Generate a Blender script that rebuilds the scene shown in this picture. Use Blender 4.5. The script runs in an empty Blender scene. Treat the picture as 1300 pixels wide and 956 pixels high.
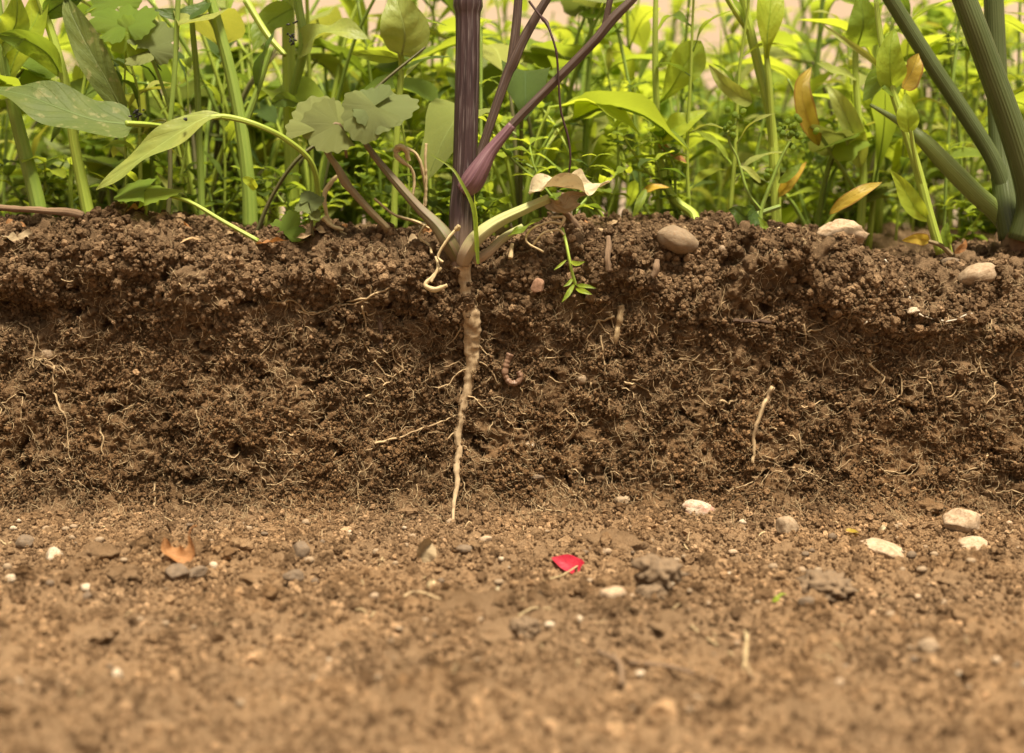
import bpy, math, random
import numpy as np
from mathutils import Vector, Matrix
R = math.radians
random.seed(7)
rng = np.random.default_rng(11)
scene = bpy.context.scene
col = scene.collection

# ------------------------------------------------------------------ camera, sky, sun, exposure
F = 1787.0                       # focal length in photo pixels (photo 1300 wide)
HORIZON = 282.0
PITCH = math.atan((433.5 - HORIZON) / F)
CAM = Vector((0.0, -0.57, 0.008))
cam_d = bpy.data.cameras.new('camera')
cam_d.sensor_width = 36.0
cam_d.lens = 36.0 * F / 1300.0
cam_d.shift_y = -44.5 / 1300.0
cam_d.clip_start = 0.01
cam_d.clip_end = 200.0
cam_d.dof.use_dof = True
cam_d.dof.focus_distance = 0.565
cam_d.dof.aperture_fstop = 9.5
cam_o = bpy.data.objects.new('camera', cam_d)
cam_o.location = CAM
cam_o.rotation_euler = (math.pi / 2 - PITCH, 0, 0)
col.objects.link(cam_o)
scene.camera = cam_o
scene.cycles.max_bounces = 6
scene.cycles.diffuse_bounces = 3
scene.cycles.glossy_bounces = 2

SUN_EL, SUN_AZ = 68.0, 160.0     # azimuth measured clockwise from +Y
world = bpy.data.worlds.new('World')
scene.world = world
world.use_nodes = True
wn, wl = world.node_tree.nodes, world.node_tree.links
wn.clear()
sky = wn.new('ShaderNodeTexSky')
sky.sky_type = 'NISHITA'
sky.sun_disc = False
sky.sun_elevation = R(SUN_EL)
sky.sun_rotation = R(SUN_AZ)
sky.air_density = 1.0
sky.dust_density = 5.0
hs = wn.new('ShaderNodeHueSaturation')
hs.inputs['Saturation'].default_value = 0.25
tn = wn.new('ShaderNodeMix'); tn.data_type = 'RGBA'; tn.blend_type = 'MULTIPLY'
tn.inputs[0].default_value = 1.0
tn.inputs[7].default_value = (1.0, 0.905, 0.74, 1)
bg = wn.new('ShaderNodeBackground'); bg.inputs['Strength'].default_value = 0.052
wo = wn.new('ShaderNodeOutputWorld')
wl.new(sky.outputs[0], hs.inputs['Color']); wl.new(hs.outputs[0], tn.inputs[6])
wl.new(tn.outputs[2], bg.inputs['Color']); wl.new(bg.outputs[0], wo.inputs['Surface'])

sun_d = bpy.data.lights.new('sun', 'SUN')
sun_d.energy = 3.3
sun_d.angle = R(11)
sun_d.color = (1.0, 0.89, 0.70)
sun_o = bpy.data.objects.new('sun', sun_d)
_a, _e = R(SUN_AZ), R(SUN_EL)
_to = Vector((math.sin(_a) * math.cos(_e), math.cos(_a) * math.cos(_e), math.sin(_e)))
sun_o.rotation_euler = _to.to_track_quat('Z', 'Y').to_euler()
sun_o.location = _to * 3
col.objects.link(sun_o)

vs = scene.view_settings
vs.view_transform = 'Standard'; vs.look = 'None'; vs.exposure = 1.25; vs.gamma = 1.0
vs.use_curve_mapping = False

# ------------------------------------------------------------------ pixel -> place helpers
_fw = Vector((0, math.cos(PITCH), -math.sin(PITCH)))
_up = Vector((0, math.sin(PITCH), math.cos(PITCH)))
def ray(px, py):
    return Vector((1, 0, 0)) * ((px - 650) / F) + _up * ((433.5 - py) / F) + _fw
def P(px, py, Y=0.0):
    r = ray(px, py)
    return CAM + r * ((Y - CAM.y) / r.y)
def S(Y):                                   # metres per photo pixel at depth Y
    return (Y - CAM.y) / F
def sstep(a, b, x):
    t = np.clip((x - a) / (b - a), 0, 1)
    return t * t * (3 - 2 * t)

# ------------------------------------------------------------------ numpy noise
def _hash(ix, iy, iz, seed):
    h = (ix.astype(np.int64) * 374761393 + iy.astype(np.int64) * 668265263 + iz.astype(np.int64) * 2147483647 + seed * 1274126177) & 0xffffffff
    h = ((h ^ (h >> 13)) * 1274126177) & 0xffffffff
    h = ((h ^ (h >> 16)) * 2246822519) & 0xffffffff
    return (h ^ (h >> 15)) & 0xffffffff
_G = rng.normal(size=(256, 3)); _G /= np.linalg.norm(_G, axis=1)[:, None]
def perlin(p, seed=0):
    i = np.floor(p).astype(np.int64); f = p - i
    u = f * f * f * (f * (f * 6 - 15) + 10)
    out = np.zeros(len(p))
    for dx in (0, 1):
        wx = u[:, 0] if dx else 1 - u[:, 0]
        for dy in (0, 1):
            wy = u[:, 1] if dy else 1 - u[:, 1]
            for dz in (0, 1):
                wz = u[:, 2] if dz else 1 - u[:, 2]
                g = _G[_hash(i[:, 0] + dx, i[:, 1] + dy, i[:, 2] + dz, seed) & 255]
                out += wx * wy * wz * (g[:, 0] * (f[:, 0] - dx) + g[:, 1] * (f[:, 1] - dy) + g[:, 2] * (f[:, 2] - dz))
    return out * 1.5
def fbm(p, octv=3, seed=0, gain=0.5):
    o = 0; a = 1.0
    for k in range(octv):
        o = o + a * perlin(p * (2.03 ** k), seed + k); a *= gain
    return o
def grains(p, seed=0):                      # rounded granules: 1 at a granule's crest, 0 in the gaps
    i = np.floor(p).astype(np.int64); best = np.full(len(p), 9.0)
    for dx in (-1, 0, 1):
        for dy in (-1, 0, 1):
            for dz in (-1, 0, 1):
                c = i + np.array((dx, dy, dz))
                h = _hash(c[:, 0], c[:, 1], c[:, 2], seed)
                q = c + np.stack([(h & 1023) / 1023.0, ((h >> 10) & 1023) / 1023.0, ((h >> 20) & 1023) / 1023.0], 1)
                d = ((p - q) ** 2).sum(1)
                rr = 0.55 + 0.45 * ((h >> 5) & 255) / 255.0
                best = np.minimum(best, d / (rr * rr))
    return np.sqrt(np.clip(1 - best / 0.9, 0, 1))

# ------------------------------------------------------------------ mesh helpers
def tag(o, label=None, cat=None, group=None, kind=None):
    if label: o['label'] = label
    if cat: o['category'] = cat
    if group: o['group'] = group
    if kind: o['kind'] = kind
    return o
def grid_mesh(name, co, nr, nc, smooth=True):
    me = bpy.data.meshes.new(name)
    a = (np.arange(nr - 1)[:, None] * nc + np.arange(nc - 1)[None, :]).ravel()
    f = np.stack([a, a + 1, a + nc + 1, a + nc], 1).astype(np.int32)
    me.vertices.add(len(co)); me.vertices.foreach_set('co', co.astype(np.float32).ravel())
    n = len(f)
    me.loops.add(n * 4); me.loops.foreach_set('vertex_index', f.ravel())
    me.polygons.add(n); me.polygons.foreach_set('loop_start', np.arange(0, n * 4, 4, dtype=np.int32))
    me.polygons.foreach_set('use_smooth', np.full(n, smooth))
    me.update(calc_edges=True)
    return me
def mesh_of(name, v, f, uv=None, smooth=True):
    me = bpy.data.meshes.new(name)
    me.from_pydata([tuple(q) for q in v], [], f)
    if uv is not None:
        lay = me.uv_layers.new(name='UVMap')
        idx = np.zeros(len(me.loops), np.int32); me.loops.foreach_get('vertex_index', idx)
        lay.data.foreach_set('uv', np.asarray(uv, np.float32)[idx].ravel())
    if smooth:
        me.polygons.foreach_set('use_smooth', np.full(len(me.polygons), True))
    me.update()
    return me
def link(name, me, mat=None, parent=None, loc=None):
    o = bpy.data.objects.new(name, me)
    col.objects.link(o)
    if mat and me and not me.materials: me.materials.append(mat)
    if parent: o.parent = parent
    if loc is not None: o.location = loc
    return o
def empty(name, loc):
    o = bpy.data.objects.new(name, None); col.objects.link(o); o.location = loc
    o.empty_display_size = 0.01
    return o
def spline(pts, n):
    p = np.asarray(pts, float)
    if len(p) == 2: p = np.array([p[0], (p[0] + p[1]) / 2, p[1]])
    seg = np.linalg.norm(np.diff(p[:, :3], axis=0), axis=1); t = np.concatenate([[0], np.cumsum(np.maximum(seg, 1e-7))])
    m = np.zeros_like(p)
    m[1:-1] = (p[2:] - p[:-2]) / (t[2:] - t[:-2])[:, None]
    m[0] = (p[1] - p[0]) / (t[1] - t[0]); m[-1] = (p[-1] - p[-2]) / (t[-1] - t[-2])
    s = np.linspace(0, t[-1], n); k = np.clip(np.searchsorted(t, s, 'right') - 1, 0, len(p) - 2)
    h = (t[k + 1] - t[k]); x = ((s - t[k]) / h)[:, None]; h = h[:, None]
    return ((2*x**3 - 3*x**2 + 1) * p[k] + (x**3 - 2*x**2 + x) * h * m[k] + (-2*x**3 + 3*x**2) * p[k+1] + (x**3 - x**2) * h * m[k+1])
def frames(c):
    T = np.gradient(c, axis=0); T /= np.linalg.norm(T, axis=1)[:, None] + 1e-12
    a = np.array([0, -1.0, 0.05]); 
    if abs(T[0] @ a) > 0.9: a = np.array([1.0, 0, 0])
    N = np.zeros_like(c); n = a - T[0] * (a @ T[0]); N[0] = n / np.linalg.norm(n)
    for i in range(1, len(c)):
        n = N[i-1] - T[i] * (N[i-1] @ T[i]); N[i] = n / (np.linalg.norm(n) + 1e-12)
    return T, N, np.cross(T, N)
def tube_data(pts, n=16, sides=8, ridge=0.0, nridge=7, noise=0.0, wob=60.0, seed=0, cap=True, flat=1.0):
    """pts: (x,y,z,r)"""
    q = spline(pts, n); c, r = q[:, :3], np.maximum(q[:, 3], 1e-5)
    T, N, B = frames(c)
    v = []; uv = []
    L = np.concatenate([[0], np.cumsum(np.linalg.norm(np.diff(c, axis=0), axis=1))])
    for j in range(sides + 1):
        a = 2 * math.pi * j / sides
        rr = r * (1 + ridge * math.cos(nridge * a))
        p = c + (N * math.cos(a) * flat + B * math.sin(a)) * rr[:, None]
        v.append(p)
    v = np.stack(v, 1).reshape(-1, 3)
    if noise:
        d = perlin(v * wob * np.array([1, 1, 1]) + seed * 7.3, seed)
        ctr = np.repeat(c, sides + 1, axis=0); v = ctr + (v - ctr) * (1 + noise * d)[:, None]
        v = v.reshape(n, sides + 1, 3); v[:, -1] = v[:, 0]; v = v.reshape(-1, 3)
    uv = np.stack([np.repeat(L * 100, sides + 1), np.tile(np.arange(sides + 1) / sides, n)], 1)
    f = []
    w = sides + 1
    for i in range(n - 1):
        for j in range(sides):
            f.append((i*w + j, i*w + j + 1, (i+1)*w + j + 1, (i+1)*w + j))
    if cap:
        f.append(tuple(range(sides - 1, -1, -1))); f.append(tuple((n-1)*w + j for j in range(sides)))
    return v, f, uv
def join(ds):
    V, Fc, U = [], [], []; k = 0
    for v, f, u in ds:
        V.append(v); U.append(u); Fc += [tuple(i + k for i in q) for q in f]; k += len(v)
    return np.concatenate(V), Fc, np.concatenate(U)
def px_pts(lst, dY=0.0):
    """(px,py,Y,width px) -> (x,y,z,r)"""
    o = []
    for px, py, Y, w in lst:
        p = P(px, py, Y + dY); o.append((p.x, p.y, p.z, w * S(Y + dY) / 2))
    return o

# leaf outlines: half width (0..1) along the blade
def prof(kind, u):
    if kind == 'lance':  return np.sin(np.pi * np.clip(u, 0, 1) ** 0.85) ** 0.8 * (0.95 - 0.1 * u)
    if kind == 'ovate':  return np.clip(np.sin(np.pi * np.clip(u, 0, 1) ** 0.62), 0, 1) ** 0.75
    if kind == 'broad':  return np.clip(np.sin(np.pi * np.clip(u, 0, 1) ** 0.46), 0, 1) ** 0.7
    if kind == 'spoon':  return np.clip(np.sin(np.pi * np.clip(u, 0, 1) ** 1.7), 0, 1) ** 0.75 * 0.95 + 0.05 * (1 - u)
    if kind == 'oval':   return np.sqrt(np.clip(1 - (2 * u - 1) ** 2, 0, 1)) ** 0.9
    if kind == 'blade':  return np.clip((1 - u) ** 0.6, 0, 1) * (0.5 + 0.5 * np.clip(u * 6, 0, 1))
def leaf_data(pts, W, kind='lance', nu=18, nv=4, fold=0.25, wave=0.08, pucker=0.03, roll=0.0, face=None, seed=0, petiole=None, teeth=0.0, split=False):
    """blade along pts (x,y,z), full width W, side vector faces 'face' (a viewing direction)"""
    c = spline(pts, nu)
    T = np.gradient(c, axis=0); T /= np.linalg.norm(T, axis=1)[:, None] + 1e-12
    face = np.array(face if face is not None else (0, -1.0, 0.3), float)
    L = np.linalg.norm(np.diff(c, axis=0), axis=1).sum()
    u = np.linspace(0, 1, nu); w = prof(kind, u) * W / 2; w[-1] = max(w[-1], W * 0.01); w[0] = max(w[0], W * 0.02)
    Sd = np.cross(T, face); Sd /= np.linalg.norm(Sd, axis=1)[:, None] + 1e-9
    N = np.cross(Sd, T)
    ca, sa = math.cos(R(roll)), math.sin(R(roll))
    Sd, N = Sd * ca + N * sa, N * ca - Sd * sa
    v = np.linspace(-1, 1, 2 * nv + 1)
    rs = np.random.default_rng(seed + 5)
    ph = rs.uniform(0, 6.28, 4)
    V = np.zeros((nu, 2 * nv + 1, 3)); UV = np.zeros((nu, 2 * nv + 1, 2))
    for j, vv in enumerate(v):
        wj = w * (1 + teeth * np.sin(u * 60 + ph[2]) * abs(vv) + 0.07 * np.sin(u * 9 + ph[3] + (1 if vv > 0 else 0)))
        wv = wave * W * abs(vv) ** 1.5 * np.sin(u * 11 + ph[0] + (2.1 if vv > 0 else 0)) * np.sin(np.pi * u)
        pk = pucker * W * np.sin((u - 0.25 * abs(vv)) * 34 + ph[1]) * (1 - abs(abs(vv) - 0.5) * 2)
        h = fold * abs(vv) ** 1.3 * w + wv + pk
        V[:, j] = c + Sd * (vv * wj)[:, None] + N * h[:, None]
        UV[:, j, 0] = u; UV[:, j, 1] = vv * 0.5 + 0.5
    m = 2 * nv + 1
    f = [(i*m + j, i*m + j + 1, (i+1)*m + j + 1, (i+1)*m + j) for i in range(nu - 1) for j in range(m - 1)]
    ds = [(V.reshape(-1, 3), f, UV.reshape(-1, 2))]
    # midrib on the underside
    rr = np.linspace(W * 0.030, W * 0.006, nu)
    mid = np.column_stack([c - N * (rr * 0.5)[:, None], rr])
    tv, tf, tu = tube_data(mid[::2], n=max(5, nu // 2), sides=5); tu = np.column_stack([np.linspace(0, 1, len(tv)), np.full(len(tv), 0.5)])
    if split: return ds[0], (tv, tf, tu)
    ds.append((tv, tf, tu))
    if petiole is not None:
        tv, tf, tu = tube_data(petiole, n=10, sides=6); tu = np.column_stack([np.zeros(len(tv)), np.full(len(tv), 0.5)])
        ds.append((tv, tf, tu))
    return join(ds)
def fan_data(Rr, lobes=3, span=118, nr=7, nt=54, cup=0.25, seed=0, tooth=0.09, cleft=0.35, teeth=17):
    """round lobed leaf blade, base at the origin, growing along +X, normal +Z"""
    rs = np.random.default_rng(seed); ph = rs.uniform(0, 6, 3)
    V = [(0, 0, 0)]; UV = [(0, 0.5)]
    for i in range(1, nr + 1):
        for k in range(nt + 1):
            s = -1 + 2 * k / nt; th = R(span) * s
            lob = 1 - cleft * (1 - abs(math.cos(lobes * th * 90 / span))) ** 2.2 * (0.4 + 0.6 * (i / nr))
            e = (i / nr) ** 3
            rad = Rr * (0.62 + 0.38 * math.cos(th * 0.75)) * (1 + 0.10 * math.sin(1.7 * th + ph[1]) + 0.05 * math.sin(4.3 * th + ph[2])) * lob * (1 + e * tooth * math.sin(teeth * th + ph[0]) ) * (i / nr)
            z = cup * Rr * ((i / nr) ** 2) * (0.6 * math.cos(2.1 * th + ph[1]) + 0.15 * math.cos(5 * th + ph[2])) * 0.5 - 0.12 * Rr * (i / nr) ** 2
            V.append((rad * math.cos(th), rad * math.sin(th), z)); UV.append((i / nr, s * 0.5 + 0.5))
    f = [(0, 1 + k, 2 + k) for k in range(nt)]
    w = nt + 1
    for i in range(nr - 1):
        for k in range(nt):
            a = 1 + i * w + k; f.append((a, a + w, a + w + 1, a + 1))
    return np.array(V, float), f, np.array(UV)
def orient(X, up=(0, 0, 1), loc=(0, 0, 0), s=1.0):
    X = Vector(X).normalized(); Y = Vector(up).cross(X)
    if Y.length < 1e-4: Y = Vector((0, 1, 0))
    Y.normalize(); Z = X.cross(Y)
    m = Matrix((X, Y, Z)).transposed().to_4x4()
    return Matrix.Translation(loc) @ m @ Matrix.Scale(s, 4)

# ------------------------------------------------------------------ materials
class NT:
    def __init__(s, name):
        s.m = bpy.data.materials.new(name); s.m.use_nodes = True
        s.t = s.m.node_tree; s.n = s.t.nodes; s.n.clear()
        s.out = s.n.new('ShaderNodeOutputMaterial')
    def add(s, typ, **k):
        o = s.n.new(typ)
        for a, b in k.items():
            if a == 'inp':
                for q, w in b.items():
                    if hasattr(w, 'is_output'): s.t.links.new(w, o.inputs[q])
                    else: o.inputs[q].default_value = w
            else: setattr(o, a, b)
        return o
    def mix(s, f, a, b, mode='MIX'):
        o = s.n.new('ShaderNodeMix'); o.data_type = 'RGBA'; o.blend_type = mode
        for i, w in ((0, f), (6, a), (7, b)):
            if hasattr(w, 'is_output'): s.t.links.new(w, o.inputs[i])
            else: o.inputs[i].default_value = w if i == 0 or len(w) == 4 else (*w, 1)
        return o.outputs[2]
    def ramp(s, f, stops, interp='LINEAR'):
        o = s.n.new('ShaderNodeValToRGB'); e = o.color_ramp.elements; o.color_ramp.interpolation = interp
        while len(e) < len(stops): e.new(0.5)
        for q, (p, c) in zip(e, stops): q.position = p; q.color = c if len(c) == 4 else (*c, 1)
        s.t.links.new(f, o.inputs[0]); return o.outputs[0]
    def noise(s, scale, detail=4, vec=None, rough=0.55):
        o = s.add('ShaderNodeTexNoise', inp={'Scale': scale, 'Detail': detail, 'Roughness': rough})
        if vec is not None: s.t.links.new(vec, o.inputs['Vector'])
        return o.outputs['Fac']
    def math(s, op, a, b=None, c=None):
        o = s.n.new('ShaderNodeMath'); o.operation = op
        for i, w in enumerate((a, b, c)):
            if w is None: continue
            if hasattr(w, 'is_output'): s.t.links.new(w, o.inputs[i])
            else: o.inputs[i].default_value = w
        return o.outputs[0]
    def bump(s, h, strength=0.4, dist=0.001, nrm=None):
        o = s.add('ShaderNodeBump', inp={'Strength': strength, 'Distance': dist, 'Height': h})
        if nrm is not None: s.t.links.new(nrm, o.inputs['Normal'])
        return o.outputs[0]
    def coords(s):
        return s.add('ShaderNodeNewGeometry').outputs['Position']
    def principled(s, colr, rough=0.8, nrm=None, spec=0.3):
        b = s.add('ShaderNodeBsdfPrincipled')
        for q, w in (('Base Color', colr), ('Roughness', rough), ('Normal', nrm), ('Specular IOR Level', spec)):
            if w is None: continue
            if hasattr(w, 'is_output'): s.t.links.new(w, b.inputs[q])
            else: b.inputs[q].default_value = w if not isinstance(w, tuple) or len(w) == 4 else (*w, 1)
        return b.outputs[0]
    def done(s, sh):
        s.t.links.new(sh, s.out.inputs['Surface']); return s.m

def soil_mat(name, crumb=False, light=1.0):
    n = NT(name); pos = n.coords()
    sep = n.add('ShaderNodeSeparateXYZ', inp={0: pos})
    a = n.noise(28, 5, pos); b = n.noise(420, 4, pos); c = n.noise(1900, 3, pos, 0.7)
    up = (0.265, 0.170, 0.095); lo = (0.262, 0.146, 0.066)
    lay = n.add('ShaderNodeMapRange', inp={0: sep.outputs[2], 1: -0.075, 2: -0.015}).outputs[0]
    floor_ = n.add('ShaderNodeMapRange', inp={0: sep.outputs[2], 1: -0.1035, 2: -0.1105}).outputs[0]
    base = n.mix(lay, lo, up)
    base = n.mix(floor_, base, (0.47, 0.292, 0.155))
    base = n.mix(n.math('MULTIPLY', n.ramp(a, [(0.35, (0, 0, 0)), (0.7, (1, 1, 1))]), 0.35), base, (0.15, 0.10, 0.06))
    base = n.mix(n.ramp(b, [(0.4, (0, 0, 0)), (0.75, (0.55, 0.55, 0.55))]), base, (0.45, 0.30, 0.17))
    base = n.mix(n.ramp(c, [(0.30, (0.45, 0.45, 0.45)), (0.5, (0, 0, 0))]), base, (0.09, 0.058, 0.034))
    pat = n.noise(14, 3, pos)
    base = n.mix(n.ramp(pat, [(0.40, (0, 0, 0)), (0.64, (0.6, 0.6, 0.6))]), base, n.mix(floor_, (0.155, 0.094, 0.048), (0.325, 0.212, 0.122)))
    if crumb:
        rnd = n.add('ShaderNodeObjectInfo').outputs['Random']
        k = n.ramp(rnd, [(0.0, (0.55, 0.52, 0.5)), (0.5, (0.95, 0.93, 0.9)), (0.86, (1.3, 1.3, 1.3)), (0.95, (1.65, 1.65, 1.65)), (1.0, (2.1, 2.15, 2.25))])
        base = n.mix(1.0, base, k, 'MULTIPLY')
    if light != 1.0: base = n.mix(1.0, base, (light, light, light), 'MULTIPLY')
    h = n.math('ADD', c, n.math('MULTIPLY', b, 0.8))
    return n.done(n.principled(base, 0.95, n.bump(h, 1.0, 0.0016), 0.12))
M = {}
M['soil'] = soil_mat('soil')
M['crumb'] = soil_mat('soil_crumb', True)

def stone_mat(name, c1, c2, c3=None, scale=2.0, rough=0.8):
    n = NT(name); tc = n.add('ShaderNodeTexCoord').outputs['Object']
    a = n.noise(scale, 6, tc, 0.65); b = n.noise(scale * 3.2, 5, tc, 0.7)
    base = n.mix(n.ramp(a, [(0.35, (0, 0, 0)), (0.65, (1, 1, 1))]), c1, c2)
    if c3: base = n.mix(n.ramp(n.noise(scale * 0.6, 3, tc), [(0.52, (0, 0, 0)), (0.6, (1, 1, 1))]), base, c3)
    base = n.mix(n.ramp(b, [(0.46, (0, 0, 0)), (0.66, (0.85, 0.85, 0.85))]), base, (0.24, 0.15, 0.08))
    return n.done(n.principled(base, rough, n.bump(n.math('ADD', a, b), 0.5, 0.0006), 0.35))
M['tan_stone'] = stone_mat('tan_stone', (0.44, 0.33, 0.22), (0.30, 0.21, 0.13))
M['rim_stone'] = stone_mat('rim_stone', (0.30, 0.22, 0.14), (0.20, 0.145, 0.09), scale=3.0)
M['pale_stone'] = stone_mat('pale_stone', (0.60, 0.45, 0.31), (0.42, 0.29, 0.18))
M['grey_stone'] = stone_mat('grey_stone', (0.22, 0.16, 0.11), (0.12, 0.088, 0.06))
M['white_stone'] = stone_mat('white_stone', (0.72, 0.60, 0.45), (0.55, 0.43, 0.30))
M['pink_stone'] = stone_mat('pink_stone', (0.62, 0.50, 0.38), (0.50, 0.37, 0.27), (0.46, 0.25, 0.19))
M['dark_clod'] = stone_mat('dark_clod', (0.150, 0.105, 0.068), (0.24, 0.165, 0.10), scale=3.0, rough=0.95)
M['rust_chip'] = stone_mat('rust_chip', (0.36, 0.20, 0.13), (0.28, 0.15, 0.09))

def leaf_mat(name, c, t, vein=None, rough=0.45, tmix=0.45, vk=0.35, spots=None, fan=False, edge=None):
    n = NT(name)
    uv = n.add('ShaderNodeUVMap').outputs[0]; s = n.add('ShaderNodeSeparateXYZ', inp={0: uv})
    tc = n.add('ShaderNodeTexCoord').outputs['Object']
    u = s.outputs[0]; v = n.math('ABSOLUTE', n.math('MULTIPLY_ADD', s.outputs[1], 2.0, -1.0))
    if fan:
        w = n.math('ABSOLUTE', n.math('SINE', n.math('MULTIPLY', s.outputs[1], 3.1416 * 7)))
        vn = n.math('LESS_THAN', n.math('SUBTRACT', 1.0, w), 0.02)
        fine = n.math('SUBTRACT', 1.0, n.ramp(w, [(0.97, (0, 0, 0)), (1.0, (0.25, 0.25, 0.25))]))
        vfac = n.math('SUBTRACT', 1.0, fine)
    else:
        w = n.math('ABSOLUTE', n.math('SINE', n.math('MULTIPLY', n.math('SUBTRACT', u, n.math('MULTIPLY', v, vk)), 3.1416 * 8)))
        sv = n.ramp(w, [(0.0, (1, 1, 1)), (0.16, (0, 0, 0))])
        md = n.ramp(v, [(0.0, (1, 1, 1)), (0.06, (0, 0, 0))])
        vfac = n.math('MAXIMUM', n.math('MULTIPLY', sv, 0.45), md)
    rnd = n.add('ShaderNodeObjectInfo').outputs['Random']
    blot = n.noise(90, 4, tc)
    vein = vein or tuple(min(1, q * 1.5 + 0.03) for q in c)
    k = n.ramp(rnd, [(0, (0.86, 0.90, 0.9)), (0.5, (1, 1, 1)), (1, (1.2, 1.12, 1.0))])
    def chain(cc, vv):
        x = n.mix(n.ramp(blot, [(0.35, (0, 0, 0)), (0.7, (0.7, 0.7, 0.7))]), cc, tuple(q * f for q, f in zip(cc, (1.35, 1.2, 1.1))))
        if spots: x = n.mix(n.ramp(n.noise(260, 2, tc), [(0.60, (0, 0, 0)), (0.68, (0.6, 0.6, 0.6))]), x, spots)
        if edge: x = n.mix(n.ramp(n.math('ADD', n.math('MULTIPLY', v, v), n.math('MULTIPLY', blot, 0.5)), [(0.9, (0, 0, 0)), (1.35, (0.8, 0.8, 0.8))]), x, edge)
        x = n.mix(n.math('MULTIPLY', vfac, 0.75), x, vv)
        return n.mix(1.0, x, k, 'MULTIPLY')
    h = n.math('ADD', n.math('MULTIPLY', vfac, -0.6), n.math('MULTIPLY', n.noise(700, 3, tc), 0.5))
    nb = n.bump(h, 0.75, 0.0007)
    pr = n.principled(chain(c, vein), rough, nb, 0.35)
    tr = n.add('ShaderNodeBsdfTranslucent'); n.t.links.new(chain(t, tuple(q * 0.8 for q in t)), tr.inputs[0])
    mx = n.add('ShaderNodeMixShader', inp={0: tmix, 1: pr, 2: tr.outputs[0]})
    return n.done(mx.outputs[0])
M['leaf_lime'] = leaf_mat('leaf_lime', (0.275, 0.375, 0.038), (0.62, 0.76, 0.062))
M['leaf_green'] = leaf_mat('leaf_green', (0.155, 0.235, 0.030), (0.43, 0.56, 0.046))
M['leaf_deep'] = leaf_mat('leaf_deep', (0.070, 0.120, 0.022), (0.20, 0.30, 0.028))
M['leaf_dusty'] = leaf_mat('leaf_dusty', (0.108, 0.148, 0.034), (0.24, 0.30, 0.04), rough=0.62, spots=(0.30, 0.28, 0.11), tmix=0.3)
M['leaf_pale'] = leaf_mat('leaf_pale', (0.30, 0.35, 0.085), (0.50, 0.54, 0.07), tmix=0.35)
M['leaf_yellow'] = leaf_mat('leaf_yellow', (0.50, 0.38, 0.06), (0.62, 0.45, 0.05), edge=(0.36, 0.18, 0.04))
M['leaf_fan'] = leaf_mat('leaf_fan', (0.165, 0.205, 0.070), (0.26, 0.32, 0.06), fan=True, rough=0.5, tmix=0.3)
M['leaf_fan_lime'] = leaf_mat('leaf_fan_lime', (0.16, 0.255, 0.028), (0.42, 0.55, 0.042), fan=True)
M['leaf_dead'] = leaf_mat('leaf_dead', (0.40, 0.20, 0.08), (0.45, 0.20, 0.05), rough=0.7, tmix=0.25, spots=(0.22, 0.10, 0.04))
M['leaf_straw'] = leaf_mat('leaf_straw', (0.62, 0.54, 0.36), (0.5, 0.42, 0.22), rough=0.7, tmix=0.25, spots=(0.30, 0.21, 0.11))
M['leaf_tan'] = leaf_mat('leaf_tan', (0.40, 0.30, 0.18), (0.3, 0.2, 0.1), rough=0.8, tmix=0.2, spots=(0.24, 0.16, 0.09))
M['petal'] = leaf_mat('petal', (0.50, 0.022, 0.05), (0.5, 0.02, 0.04), vein=(0.40, 0.015, 0.04), rough=0.5, tmix=0.2)

def stem_mat(name, c1, c2, stripe=14, rough=0.45, dirt=None, bloom=0.0, c3=None, z3=None):
    n = NT(name)
    uv = n.add('ShaderNodeUVMap').outputs[0]; s = n.add('ShaderNodeSeparateXYZ', inp={0: uv})
    tc = n.add('ShaderNodeTexCoord').outputs['Object']
    st = n.math('MULTIPLY_ADD', n.math('SINE', n.math('MULTIPLY', s.outputs[1], 6.2832 * stripe)), 0.5, 0.5)
    strch = n.add('ShaderNodeCombineXYZ', inp={0: n.math('MULTIPLY', s.outputs[0], 0.35), 1: n.math('MULTIPLY', s.outputs[1], 26.0)})
    fib = n.noise(1.0, 4, strch.outputs[0]); blot = n.noise(60, 4, tc)
    f = n.math('ADD', n.math('MULTIPLY', fib, 0.9), n.math('MULTIPLY', st, 0.12))
    base = n.mix(n.ramp(f, [(0.35, (0, 0, 0)), (0.8, (1, 1, 1))]), c1, c2)
    if c3:
        zz = n.add('ShaderNodeSeparateXYZ', inp={0: n.coords()}).outputs[2]
        fz = n.add('ShaderNodeMapRange', inp={0: n.math('ADD', zz, n.math('MULTIPLY', n.math('SUBTRACT', fib, 0.5), 0.008)), 1: z3[0], 2: z3[1]}).outputs[0]
        base = n.mix(fz, base, c3)
    base = n.mix(n.ramp(blot, [(0.4, (0, 0, 0)), (0.75, (0.5, 0.5, 0.5))]), base, c2)
    if bloom: base = n.mix(n.ramp(n.noise(1.0, 3, n.add('ShaderNodeVectorMath', operation='MULTIPLY', inp={0: strch.outputs[0], 1: (1.6, 1.3, 1)}).outputs[0]), [(0.52, (0, 0, 0)), (0.75, (bloom,) * 3)]), base, (0.42, 0.36, 0.34))
    if dirt: base = n.mix(n.ramp(n.noise(220, 4, tc), [(0.48, (0, 0, 0)), (0.68, (0.8, 0.8, 0.8))]), base, dirt)
    return n.done(n.principled(base, rough, n.bump(n.math('ADD', n.math('MULTIPLY', st, 0.3), fib), 0.4, 0.0006), 0.4))
M['stem_purple'] = stem_mat('stem_purple', (0.024, 0.013, 0.014), (0.068, 0.037, 0.037), 12, 0.42, bloom=0.40, c3=(0.34, 0.24, 0.17), z3=(0.010, -0.012))
M['branch_purple'] = stem_mat('branch_purple', (0.045, 0.026, 0.022), (0.115, 0.072, 0.048), 8, 0.5, bloom=0.30)
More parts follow.
